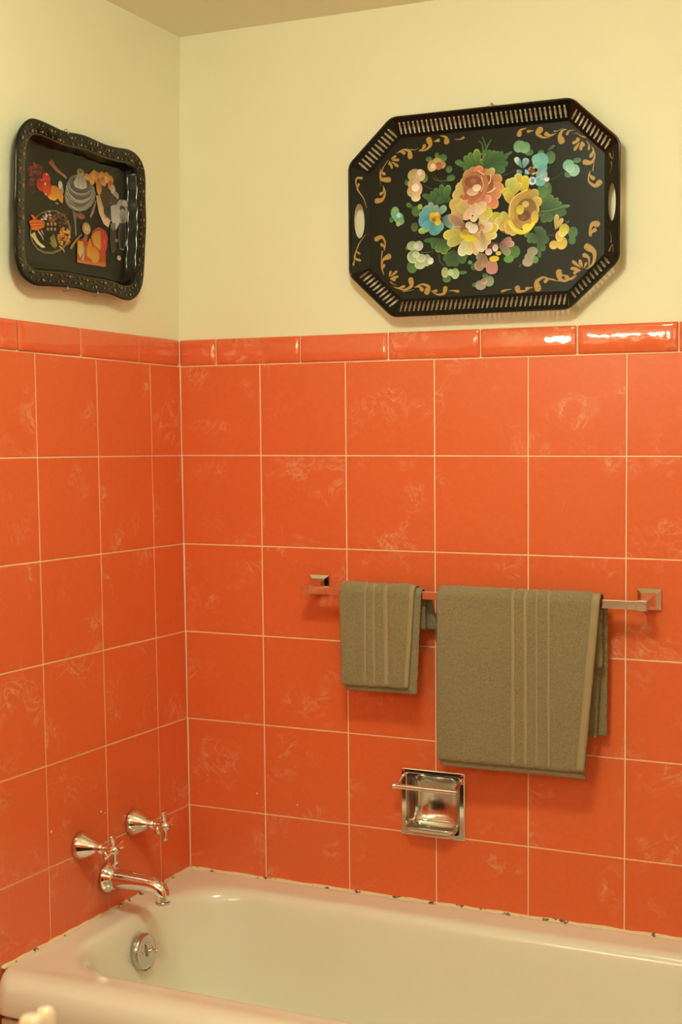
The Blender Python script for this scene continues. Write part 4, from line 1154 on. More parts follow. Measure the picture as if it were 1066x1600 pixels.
for i in range(7):
    for j in range(6):
        x0, x1, y1, y0 = COLS[i] + GAP, COLS[i + 1] - GAP, ROWS[j] - GAP, ROWS[j + 1] + GAP
        if i == 0: x0 = .0012 - .006 * (y0 + y1) / 2
        tile_obj(wall_back, x0, x1, y0, y1, 'left' if (i, j) == (2, 4) else 'right' if (i, j) == (3, 4) else None)
for i in range(8): trim_obj(wall_back, TCOLS[i] + GAP, TCOLS[i + 1] - GAP, GAP, TRIM - .0005)
for i in range(6):
    for j in range(8):
        if j >= 6 and i < 3: continue      # behind the bathtub
        tile_obj(wall_left, LCOLS[i + 1] + GAP, LCOLS[i] - GAP, LROWS[j + 1] + GAP, LROWS[j] - GAP, shear=-.0174)   # the courses lean with the back wall
for i in range(6): trim_obj(wall_left, TLCOLS[i + 1] + GAP, TLCOLS[i] - (GAP if i else .0065), GAP, TRIM - .0005)
M_CHIP = mat('bare_plaster_chip', (.82, .62, .42), .8)
for par, x, y, r in ((wall_back, .1969, -1.0311, .0035), (wall_back, .3053, -1.0475, .0026), (wall_back, .212, -1.062, .0015), (wall_left, -.533, -1.0044, .0042), (wall_left, -.3531, -1.0049, .0040), (wall_left, -.338, -1.012, .002)):
    P = [(r * rng.uniform(.5, 1.1) * math.cos(t), r * rng.uniform(.5, 1.1) * math.sin(t)) for t in np.linspace(0, 6.28, 9)[:-1]]
    MB().loft([[(a, c, 0) for a, c in P], [(a * .7, c * .7, .0008) for a, c in P]]).make('glaze_chip', M_CHIP, par, T((x, y, .0003)))

# end partition of the tub alcove, room walls behind the camera
b = MB(); b.box(1.525, 1.62, -.78, -.0175, 0, Z0 + CEIL); tag(b.make('wall_partition', M_WALL), kind='structure')
b = MB(); b.box(XR, XR + .1, -3.25, .1, 0, Z0 + CEIL); tag(b.make('wall_right', M_WALL), kind='structure')
b = MB(); b.box(-.1, XR + .1, YF - .1, YF, 0, Z0 + CEIL); tag(b.make('wall_front', M_WALL), kind='structure')
d1 = MB().box(-.40, .40, 0, 2.03, 0, .035).make('door_1', M_WOOD, M=T((XR - .001, -2.2, .005)) @ Matrix.Rotation(-math.pi / 2, 4, 'Z') @ Matrix.Rotation(math.pi / 2, 4, 'X'), bevel=.002)
tag(d1, kind='structure')
for y0, y1 in ((.12, .80), (.95, 1.45), (1.58, 1.92)):
    for x0, x1 in ((-.32, -.03), (.03, .32)):
        MB().loft([rr(x0, x1, y0, y1, .004, .034, 2), rr(x0 + .015, x1 - .015, y0 + .015, y1 - .015, .004, .042, 2), rr(x0 + .04, x1 - .04, y0 + .04, y1 - .04, .004, .042, 2)]).make('door_panel', M_WOOD, d1)
MB().lathe([(.026, .034), (.026, .038), (.010, .042), (.010, .065), (.024, .075), (.028, .088), (.022, .10), (.006, .104)], 24).make('door_knob', M_CHROME2, d1, T((.33, .95, 0)), smooth=True)

for nm, x0, x1, y0, y1 in (('wall_front', 0, XR, YF, YF + .006), ('wall_right', XR - .006, XR, -1.75, -.02), ('wall_right', XR - .006, XR, YF, -2.66)):
    MB().box(x0, x1, y0, y1, .0, Z0 + TRIM).make('wainscot', M_TILE, bpy.data.objects[nm], Matrix())
MB().box(-3.25, -1.2085, FLOOR, TRIM, -.004, .0).make('wainscot', M_TILE, wall_left, Matrix())
# tiled apron under the rim of the tub
b = MB(); b.box(.008, 1.52, -.714, -.66, 0, .30)
apron = b.make('wall_apron', M_GROUT); tag(apron, kind='structure')
AP = Matrix(((1, 0, 0, 0), (0, 0, -1, -.7165), (0, 1, 0, 0), (0, 0, 0, 1)))
for i in range(7):
    for y0, y1 in ((.085, .2995), (.002, .085)): tile_obj(apron, max(.0095, COLS[i]) + GAP, COLS[i + 1] - GAP, y0 + GAP, y1 - GAP)
for ch in apron.children: ch.matrix_local = AP @ ch.matrix_local

# ============================================================ BATHTUB
RIM = Z0 - 1.2365
def tub_loop(x0, x1, y0, y1, r, z): return rr(x0, x1, y0, y1, r, z, 12)
def tub_loop2(x0, x1, y0, y1, rf, rb, z, k=12):    # front corner radius rf, wall-side radius rb
    P = []
    for cx, cy, a, r in ((x1, y1, 0, rb), (x0, y1, 90, rb), (x0, y0, 180, rf), (x1, y0, 270, rf)):
        sx = -1 if cx == x1 else 1; sy = -1 if cy == y1 else 1
        for i in range(k + 1):
            t = math.radians(a + 90 * i / k); P.append((cx + sx * r + r * math.cos(t), cy + sy * r + r * math.sin(t), z))
    return P
L = [tub_loop2(.003, 1.52, -.750, +.016, .045, .004, -.072), tub_loop2(.003, 1.52, -.752, +.016, .045, .004, -.069), tub_loop2(.003, 1.52, -.751, +.016, .045, .004, -.045),
     tub_loop2(.003, 1.52, -.747, +.016, .045, .004, -.030), tub_loop2(.003, 1.52, -.740, +.016, .045, .004, -.016), tub_loop2(.003, 1.52, -.727, +.016, .040, .004, -.006),
     tub_loop2(.003, 1.52, -.708, +.016, .035, .004, -.001), tub_loop2(.009, 1.515, -.690, .010, .03, .01, .0),
     tub_loop(.030, 1.485, -.665, -.030, .10, -.0035), tub_loop(.046, 1.468, -.648, -.046, .135, -.0042), tub_loop(.058, 1.456, -.636, -.058, .150, -.0060),
     tub_loop(.068, 1.446, -.627, -.067, .155, -.0125), tub_loop(.0745, 1.438, -.6205, -.073, .155, -.025), tub_loop(.079, 1.430, -.616, -.0775, .155, -.045),
     tub_loop(.087, 1.405, -.608, -.086, .155, -.12), tub_loop(.096, 1.365, -.600, -.095, .15, -.20), tub_loop(.112, 1.315, -.585, -.110, .15, -.275),
     tub_loop(.140, 1.265, -.560, -.135, .14, -.320), tub_loop(.185, 1.205, -.520, -.175, .12, -.345), tub_loop(.25, 1.12, -.46, -.235, .10, -.354), tub_loop(.45, .9, -.37, -.33, .02, -.357)]
b = MB().loft(L, cap0=False)
tub = b.make('bathtub', M_TUB, M=T((0, 0, RIM)), smooth=True)
tag(tub, 'long cream enamelled bathtub built into the tiled corner', 'bathtub')
md = tub.modifiers.new('smooth', 'SUBSURF'); md.levels = 1; md.render_levels = 2
MB().lathe([(.026, 0), (.026, .003), (.020, .004), (.018, .001), (.004, .001)], 24).make('drain', M_CHROME2, tub, T((.26, -.34, -.3545)), smooth=True)
# caulk between rim and tiles
for nm, M, s0, s1 in (('trim_1', BACK, .008, 1.518), ('trim_2', LEFT, -.700, .018)):
    b = MB(); n = 160; L = []
    for i in range(n + 1):
        s = s0 + (s1 - s0) * i / n; w = .0042 + .0008 * math.sin(i * .9) * math.sin(i * .37 + 1) ; h = .0034 + .0008 * math.sin(i * .53) + rng.uniform(-.0004, .0004)
        dd = 0.0
        if nm == 'trim_1': y = RIM - Z0
        else: y = RIM - Z0
        L.append([(s, y - .004, -.001), (s, y - .002, w + .004), (s, y + .0015, w), (s, y + h * .55, w * .45), (s, y + h, .0006), (s, y + h, -.001)])
    b.loft(L); o = b.make(nm, M_CAULK, M=M, smooth=True); tag(o, kind='structure')

# ============================================================ TAPS, SPOUT, OVERFLOW
def cross_tap(s, v, rot, label):
    root = empty('bath_tap', LEFT @ T((s, v, 0)), label, 'tap', 'pair of chrome cross taps on the left wall')
    MB().lathe([(.0, .0005), (.0305, .0005), (.0312, .004), (.0305, .009), (.028, .015), (.0235, .024), (.0185, .033), (.0145, .043), (.0122, .052), (.0118, .060), (.0108, .0615)], 40).make('bell_escutcheon', M_CHROME, root, smooth=True)
    MB().lathe([(.0098, .0600), (.0098, .064), (.0068, .0645), (.0066, .078), (.0082, .0785)], 24).make('stem', M_CHROME, root, smooth=True, sharp=.6)
    hub = MB().lathe([(.0085, .0775), (.0100, .080), (.0100, .094), (.0075, .098), (.0035, .0995)], 24).make('cross_handle', M_CHROME, root, Matrix.Rotation(rot, 4, 'Z'), smooth=True, sharp=.7)
    for k in range(4):
        L = []
        for x, w, t in ((.004, .0055, .0062), (.010, .0048, .0058), (.018, .0058, .0056), (.026, .0082, .0056), (.031, .0094, .0054), (.0335, .0088, .0044)):
            L.append([(x, y, .087 + z) for x, y, z in [(x, p[0], p[1]) for p in rr(-w, w, -t, t, min(w, t) * .7, 0, 3)]])
        MB().loft(L).make('handle_arm', M_CHROME, hub, Matrix.Rotation(k * math.pi / 2, 4, 'Z'), smooth=True)
    MB().lathe([(.0052, .0985), (.0052, .1002), (.003, .1008)], 16).make('index_button', M_CHROME2, hub, smooth=True)
cross_tap(-.4325, -1.0595, .12, 'chrome cross-handled tap directly above the tub spout, farther from the corner')
cross_tap(-.2300, -1.0585, .10, 'chrome cross-handled tap nearer the tiled corner, clear of the spout')
root = empty('tub_spout', LEFT @ T((-.3320, -1.1590, 0)), 'chrome tub spout jutting from the left wall over the tub rim', 'spout')
MB().lathe([(.0, .0005), (.0345, .0005), (.0355, .004), (.034, .009), (.030, .015), (.0255, .020), (.0235, .026)], 36).make('flange', M_CHROME, root, smooth=True)
b = MB(); L = []
path = [(.018, .000, .0228), (.03, -.0002, .0222), (.06, .000, .0205), (.09, .000, .0190), (.115, -.0005, .0180), (.128, -.003, .0176), (.138, -.0085, .0172), (.144, -.016, .0165), (.1455, -.024, .016), (.1460, -.034, .0158)]
for i, (d, y, r) in enumerate(path):
    a = path[max(0, i - 1)]; c = path[min(len(path) - 1, i + 1)]; t = Vector((0, c[1] - a[1], c[0] - a[0])).normalized(); n = Vector((1, 0, 0)).cross(t)
    L.append([(r * math.cos(q), 0 + y + n.y * r * math.sin(q), d + n.z * r * math.sin(q)) for q in np.linspace(0, 2 * math.pi, 29)[:-1]])
b.loft(L, cap1=False); b.make('spout_body', M_CHROME, root, smooth=True)
MB().lathe([(.0160, 0), (.0165, .002), (.0160, .006), (.0128, .006), (.0122, .0), (.0118, -.012), (.001, -.0125)][::-1], 28).make('outlet_ring', M_CHROME2, root, T((0, -.0345, .146)) @ Matrix.Rotation(math.pi / 2, 4, 'X'), smooth=True)
OV = Matrix(((0, 0, 1, .0835), (1, 0, 0, -.325), (0, 1, 0, RIM - .0815), (0, 0, 0, 1))) @ Matrix.Rotation(-.11, 4, 'X')
root = empty('overflow_plate', OV, 'round worn chrome overflow plate with trip lever inside the tub', 'overflow plate')
MB().lathe([(.0, -.003), (.0365, -.003), (.0395, .004), (.0395, .013), (.0375, .0165), (.033, .0175), (.012, .0185), (.0, .0188)], 40).make('cover', M_CHROME2, root, smooth=True)
MB().loft([rr(-.011, .011, -.0405, -.030, .003, .002, 3), rr(-.011, .011, -.0405, -.030, .003, .0150, 3)]).make('overflow_slot', M_DARK, root)
lv = MB(); lv.loft([rr(-.0045, .0045, -.012, .020, .0044, .0178, 5), rr(-.0045, .0045, -.012, .020, .0044, .0215, 5), rr(-.003, .003, -.010, .018, .003, .0230, 5)])
lv.tube([(0, .0, .019), (.006, .001, .026), (.011, -.001, .030), (.0145, -.003, .032)], [.006, .005, .0038, .0030], 12)
lv.make('trip_lever', M_CHROME2, root, smooth=True)
MB().lathe([(.0005, -.0046), (.0032, -.0034), (.0046, 0), (.0032, .0034), (.0005, .0046)], 14).make('lever_tip', M_CHROME, root, T((.0155, -.0035, .0325)), smooth=True)
for x in (-.022, .022): MB().lathe([(.0042, .0165), (.0040, .019), (.002, .0198)], 12).make('screw', M_CHROME2, root, T((x, 0, 0)), smooth=True)

# ============================================================ TOWEL BAR
BV, BD = -.5205, .066
root = empty('towel_bar', BACK @ T((.755, BV, 0)), 'square chrome towel bar with pyramid end posts on the tiled wall', 'towel bar')
x0, x1 = .371 - .755, 1.139 - .755
MB().loft([[(x0, y, BD + z) for y, z in ((-.0087, -.0087), (.0087, -.0087), (.0087, .0087), (-.0087, .0087))], [(x1, y, BD + z) for y, z in ((-.0087, -.0087), (.0087, -.0087), (.0087, .0087), (-.0087, .0087))]]).make('bar', M_CHROME, root, bevel=.0008, weld=True)
for x in (x0, x1):
    p = MB(); sq = lambda hx, hy, d, dy=0: [(x - hx, .005 + dy - hy, d), (x + hx, .005 + dy - hy, d), (x + hx, .005 + dy + hy, d), (x - hx, .005 + dy + hy, d)]
    p.loft([sq(.0255, .0225, .0004), sq(.0255, .0225, .0045), sq(.0235, .0205, .0065), sq(.0165, .0145, .0125), sq(.0118, .0110, .021, -.001), sq(.0098, .0098, .034, -.0025), sq(.0092, .0092, .050, -.0045)])
    e = p.make('end_post', M_CHROME, root, bevel=.0006, weld=True)
    MB().box(x - .0105, x + .0105, -.0105, .0105, BD - .018, BD + .0105).make('end_block', M_CHROME, e, bevel=.0012, weld=True)

# ============================================================ SOAP DISH
root = empty('soap_dish', BACK @ T((.651, -1.006, 0)), 'recessed chrome soap dish with grab rod in the tiled wall below the towels', 'soap dish')
ox, oy = .651, -1.006
P = (.5742 - ox, .7275 - ox, -1.0835 - oy, -.9295 - oy); Q = (.5875 - ox, .7140 - ox, -1.0735 - oy, -.9400 - oy)
ins = lambda R, i, r, d, k=6: rr(R[0] + i, R[1] - i, R[2] + i, R[3] - i, r, d, k)
MB().loft([ins(P, 0, .002, .0004), ins(P, 0, .002, .0030), ins(P, .002, .003, .0046), ins(Q, -.002, .006, .0046), ins(Q, 0, .006, .0030), ins(Q, .001, .008, -.004)], False, False).make('face_plate', M_CHROME, root, smooth=True, sharp=.5)
rec = MB().loft([ins(Q, .0006, .008, .002), ins(Q, .0012, .010, -.012), ins(Q, .003, .016, -.025), ins(Q, .008, .024, -.038), ins(Q, .018, .030, -.047), ins(Q, .034, .028, -.052), ins(Q, .055, .008, -.0535)], False, True).make('recess', M_CHROME2, root, smooth=True)
pl = lambda i, d0, d1, r, v: [(x, v - oy, z) for x, z, _ in rr(.5885 - ox + i, .7130 - ox - i, d0 + i * .5, d1 - i, r, 0, 7)]
MB().loft([pl(.024, -.028, .0385, .014, -1.0725), pl(.012, -.028, .0385, .018, -1.0715), pl(.003, -.028, .0385, .022, -1.0660), pl(.0005, -.028, .0385, .024, -1.0600), pl(.0, -.028, .0385, .024, -1.0570), pl(.0012, -.028, .0385, .023, -1.0550),
           pl(.0035, -.028, .0385, .021, -1.0550), pl(.005, -.028, .0385, .020, -1.0580), pl(.010, -.028, .0385, .017, -1.0650), pl(.020, -.028, .0385, .014, -1.0680)]).make('soap_tray', M_CHROME2, root, smooth=True)
RV, RD = -.9605 - oy, .050
MB().tube([(x, RV, RD) for x in (.5785 - ox, .60 - ox, .70 - ox, .7255 - ox)], .0058, 20).make('grab_rod', M_CHROME, root, smooth=True, sharp=.7)
for x in (.5815 - ox, .7210 - ox):
    MB().tube([(x, -.9450 - oy, .003), (x, -.9480 - oy, .020), (x, -.9560 - oy, .040), (x, RV, RD)], [.0042, .0040, .0044, .0055], 10).make('rod_arm', M_CHROME, root, smooth=True)
MB().lathe([(.0062, 0), (.0070, .001), (.0070, .007), (.0055, .0085), (.002, .009)], 20).make('rod_cap', M_CHROME, root, T((.5805 - ox, RV, RD)) @ Matrix.Rotation(-math.pi / 2, 4, 'Y'), smooth=True, sharp=.7)

# ============================================================ TOWELS
def strip(path, edges, t, nu, bands=(), fuzz=.0010, edge_dip=0., wave=None):
    """closed cloth solid swept along path [(d, v)]; edges(i, v) -> (u0, u1); dips where woven bands lie"""
    n = len(path); V = []; F = []
    P = np.array(path); Tn = np.gradient(P, axis=0); Tn /= np.linalg.norm(Tn, axis=1)[:, None] + 1e-12
    N = np.stack([Tn[:, 1], -Tn[:, 0]], 1)       # outward side of the cloth
    m = 2 * (nu + 1)
    for i in range(n):
        u0, u1 = edges(i, P[i, 1])
        for side in (1, -1):
            for j in range(nu + 1):
                f = j / nu if side > 0 else 1 - j / nu
                u = u0 + (u1 - u0) * f
                ed = min(f, 1 - f) * (u1 - u0); en = min(i, n - 1 - i) / max(1, n - 1)
                h = t / 2 * (math.sqrt(max(0., 1 - max(0., 1 - ed / (t * .6)) ** 2)) * .92 + .08)
                k = min(1., min(i, n - 1 - i) * .35 + .35)
                flat = any(a - .0008 <= u <= b_ + .0008 for a, b_ in bands) or (edge_dip and u > u1 - edge_dip)
                dz = 0. if flat and side > 0 else rng.uniform(-fuzz, fuzz)
                if side > 0 and (any(a <= u <= b_ for a, b_ in bands) or (edge_dip and u > u1 - edge_dip)): dz -= .0019
                w = wave(u, P[i, 1]) if wave else 0.
                q = (h * k + dz) * side
                V.append((u + (rng.uniform(-fuzz, fuzz) if ed < 1e-4 else 0), P[i, 1] + N[i, 1] * q, P[i, 0] + N[i, 0] * q + w))
    for i in range(n - 1):
        for j in range(m):
            a, c = i * m + j, i * m + (j + 1) % m; F.append((a, c, c + m, a + m))
    F.append(tuple(range(m))[::-1]); F.append(tuple(range((n - 1) * m, n * m)))
    b = MB(); b.V = V; b.F = F; return b
def over_bar(a, v_front, v_back, step=.0032, back_push=0., front_push=0.):
    P = []; L = BV - v_front; k = max(2, int(L / step))
    for i in range(k): P.append((BD + a + front_push * (1 - i / k) ** 2, v_front + L * i / k))
    k = 14
    for i in range(k + 1): q = math.pi * i / k; P.append((BD + a * math.cos(q), BV + a * .95 * math.sin(q)))
    L = BV - v_back; k = max(2, int(L / step))
    for i in range(1, k + 1): P.append((BD - a - back_push * (i / k) ** 1.5, BV - L * i / k))
    return P
def towel(name, label, u0, v0, outer, inner, flap, bands, hem):
    root = empty(name, BACK @ T((u0, v0, 0)), label, 'towel', 'taupe towels folded over the chrome bar')
    sh = T((-u0, -v0, 0))
    po, eo, wv = outer; nu = int((eo(0, -.5)[1] - eo(0, -.5)[0]) / .0030)
    o = strip(po, eo, .0085, nu, bands, edge_dip=hem[1] - hem[0], wave=wv).make('outer_fold', M_TERRY, root, sh, smooth=True)
    pi_, ei, wi = inner
    strip(pi_, ei, .0075, nu // 2, wave=wi).make('inner_fold', M_TERRY, root, sh, smooth=True)
    pf, ef, wf = flap
    strip(pf, ef, .0065, nu // 3, wave=wf).make('back_flap', M_TERRY, root, sh, smooth=True)
    kf = next(i for i, p in enumerate(po) if p[0] < BD) if True else 0
    for a, c in bands:
        strip(po[1:kf], lambda i, v: (a + .0006, c - .0006), .0064, 6, fuzz=.00012, wave=wv).make('woven_band', M_WEAVE, o, Matrix(), smooth=True)
    strip(po[1:kf], lambda i, v: (eo(i, v)[1] - (hem[1] - hem[0]), eo(i, v)[1] + .0004), .0076, 6, fuzz=.0002, wave=wv).make('hem', M_WEAVE, o, Matrix(), smooth=True)
# large towel
fr = lambda v, a, b_: max(0., min(1., (BV - v) / .37))
wvL = lambda u, v: .0022 * math.sin((u - .69) * 17 + 1.) * max(0., min(1., (BV - v) / .2)) - .006 * max(0., min(1., (BV - v) / .37)) * max(0, (u - .9) / .15)
pL = over_bar(.0205, -.8795, -.8130, back_push=.006)
eL = lambda i, v: (.694 + .001 * math.sin(v * 40), 1.0535 - .034 * fr(v, 0, 1) if True else 0)
def eLo(i, v): return (.694, 1.0535 - (.034 * fr(v, 0, 1) if i < 118 else .022 * fr(v, 0, 1)))
pLi = over_bar(.0125, -.8940, -.66)
def eLi(i, v): return (.6975, 1.0515 - (.031 * fr(v, 0, 1) if i < 118 else 0.))
pLf = [(BD - .030 - .012 * ((BV - v) / .29), v) for v in np.linspace(BV + .006, -.8100, 80)]
def eLf(i, v): return (.72, 1.0585 - .004 * fr(v, 0, 1))
towel('bath_towel', 'large taupe bath towel, the wider of two on the chrome bar', .87, -.7, (pL, eLo, wvL), (pLi, eLi, wvL), (pLf, eLf, None),
      [(.8612, .8722), (.8885, .8995), (.9150, .9225), (.9405, .9490)], (1.036, 1.0545))
# hand towel
wvS = lambda u, v: .0025 * math.sin((u - .46) * 30 + .6) * max(0., min(1., (BV - v) / .15))
frS = lambda v: max(0., min(1., (BV - v) / .23))
pS = over_bar(.0205, -.7300, -.58)
def eSo(i, v): return (.4600 + .004 * frS(v), .6405 - (.0175 * frS(v) if i < 75 else 0.))
pSi = over_bar(.0125, -.7420, -.60)
def eSi(i, v): return (.4660 + .004 * frS(v), .6545 - (.0125 * frS(v) if i < 75 else 0.))
pSf = [(BD - .030 - .010 * ((BV - v) / .1), v) for v in np.linspace(BV + .006, -.603, 30)]
def eSf(i, v): return (.49, .660 + .016 * max(0, (BV - v) / .085))
towel('hand_towel', 'small taupe hand towel at the left end of the chrome bar', .555, -.63, (pS, eSo, wvS), (pSi, eSi, wvS), (pSf, eSf, None),
      [(.5180, .5275), (.5395, .5490), (.5660, .5800)], (.628, .6405))

# ============================================================ PAINTED DECORATION (flat print and brush strokes)
def paint_mesh(name, strokes, material, parent, d, step=9e-6):
    V, F, C = [], [], []; z = d
    def add(out, inner, cen, co, ci, cc):
        k = len(V); n = len(out)
        V.extend([(x / 1000, y / 1000, z) for x, y in out]); V.extend([(x / 1000, y / 1000, z) for x, y in inner]); V.append((cen[0] / 1000, cen[1] / 1000, z))
        C.extend(co); C.extend(ci); C.append(cc)
        for j in range(n):
            q = (j + 1) % n; F.append((k + j, k + q, k + n + q, k + n + j)); F.append((k + n + j, k + n + q, k + 2 * n))
    mixc = lambda a, b, t: tuple(p + (q - p) * t for p, q in zip(a, b))
    for s in strokes:
        z += step
        if s[0] == 'p':
            x0, y0, x1, y1, w, cb, ct, rim = s[1:]; cb, ct = pig(cb), pig(ct); ce = pig(rim) if rim else tuple(min(.85, q * 1.22) for q in ct)
            ax = Vector((x1 - x0, y1 - y0)); L = ax.length; ax /= L; nx = Vector((-ax.y, ax.x)); out = []; fr_ = []
            for q in np.linspace(0, 2 * math.pi, 25)[:-1]:
                f = (1 - math.cos(q)) / 2; h = w / 2 * math.sin(q) * (.25 + .75 * f) * 1.12
                out.append((x0 + ax.x * f * L + nx.x * h, y0 + ax.y * f * L + nx.y * h)); fr_.append(f)
            c = (x0 + ax.x * L * .6, y0 + ax.y * L * .6); k = .84 if rim else .80
            inn = [(c[0] + (p[0] - c[0]) * k, c[1] + (p[1] - c[1]) * k) for p in out]
            add(out, inn, c, [mixc(cb, ce, f ** 1.3) for f in fr_], [mixc(cb, ct, .05 + .75 * f) for f in fr_], mixc(cb, ct, .38))
        elif s[0] == 'b':
            x0, y0, rx, ry, cb, ct, rim = s[1:]; cb, ct = pig(cb), pig(ct); ce = pig(rim) if rim else None
            A = np.linspace(0, 2 * math.pi, 21)[:-1]; out = [(x0 + rx * math.cos(q), y0 + ry * math.sin(q)) for q in A]
            inn = [(x0 + .78 * rx * math.cos(q), y0 + .78 * ry * math.sin(q)) for q in A]
            add(out, inn, (x0, y0), [ce if ce and math.sin(q + .4) < .5 else mixc(cb, ct, .5 - .5 * math.sin(q)) for q in A], [mixc(cb, ct, .5 - .45 * math.sin(q)) for q in A], mixc(cb, ct, .5))
        elif s[0] == 's':
            p, w0, w1, ca, cb = s[1:]; ca, cb = pig(ca), pig(cb)
            P = [np.array(q) for q in zip(p[0::2], p[1::2])]; P = catmull(P, 7, False) if len(P) > 2 else [P[0] + (P[1] - P[0]) * t for t in np.linspace(0, 1, 8)]
            n = len(P); l, r = [], []
            for i in range(n):
                t = P[min(n - 1, i + 1)] - P[max(0, i - 1)]; t = t / (np.linalg.norm(t) + 1e-9); f = i / (n - 1)
                h = (w1 + (w0 - w1) * (1 - f) ** .9) / 2 * (1 if not (w0 > 2.5 * w1) else (1.0 if f < .12 else 1.0 - .25 * min(1, (f - .12) * 3)))
                l.append(P[i] + np.array((-t[1], t[0])) * h); r.append(P[i] - np.array((-t[1], t[0])) * h)
            t0 = P[0] - P[1]; t0 = t0 / (np.linalg.norm(t0) + 1e-9); nn = np.array((-t0[1], t0[0])); cap = [P[0] + w0 / 2 * (t0 * math.cos(q) + nn * math.sin(q)) for q in np.linspace(-1.4, 1.4, 7)]
            k = len(V)
            for i in range(n):
                V.append((l[i][0] / 1000, l[i][1] / 1000, z)); V.append((r[i][0] / 1000, r[i][1] / 1000, z)); C.extend([mixc(ca, cb, i / (n - 1))] * 2)
            for i in range(n - 1): F.append((k + 2 * i, k + 2 * i + 1, k + 2 * i + 3, k + 2 * i + 2))
            k2 = len(V); V.extend([(c[0] / 1000, c[1] / 1000, z) for c in cap]); C.extend([ca] * len(cap)); V.append((P[0][0] / 1000, P[0][1] / 1000, z)); C.append(ca)
            for j in range(len(cap) - 1): F.append((k2 + j, k2 + j + 1, k2 + len(cap)))
        else:
            p, ca, cb, rim = s[1:]; ca, cb = pig(ca), pig(cb); ce = pig(rim) if rim else None
            out = list(zip(p[0::2], p[1::2])); cx = sum(q[0] for q in out) / len(out); cy = sum(q[1] for q in out) / len(out)
            ys = [q[1] for q in out]; hi, lo = max(ys), min(ys); g = [(hi - q[1]) / (hi - lo + 1e-9) for q in out]
            inn = [(cx + (q[0] - cx) * .85, cy + (q[1] - cy) * .85) for q in out]
            add(out, inn, (cx, cy), [ce or mixc(ca, cb, f) for f in g], [mixc(ca, cb, f) for f in g], mixc(ca, cb, .5))
    me = bpy.data.meshes.new(name); me.from_pydata(V, [], F); me.update()
    bm = bmesh.new(); bm.from_mesh(me)
    for f in bm.faces:
        f.normal_update()
        if f.normal.z < 0: f.normal_flip()
    bm.to_mesh(me); bm.free()
    at = me.color_attributes.new('paint', 'FLOAT_COLOR', 'POINT')
    at.data.foreach_set('color', np.array([(*c, 1.) for c in C], np.float32).ravel())
    return tag(link(name, me, material, parent, Matrix()), kind='stuff'), z

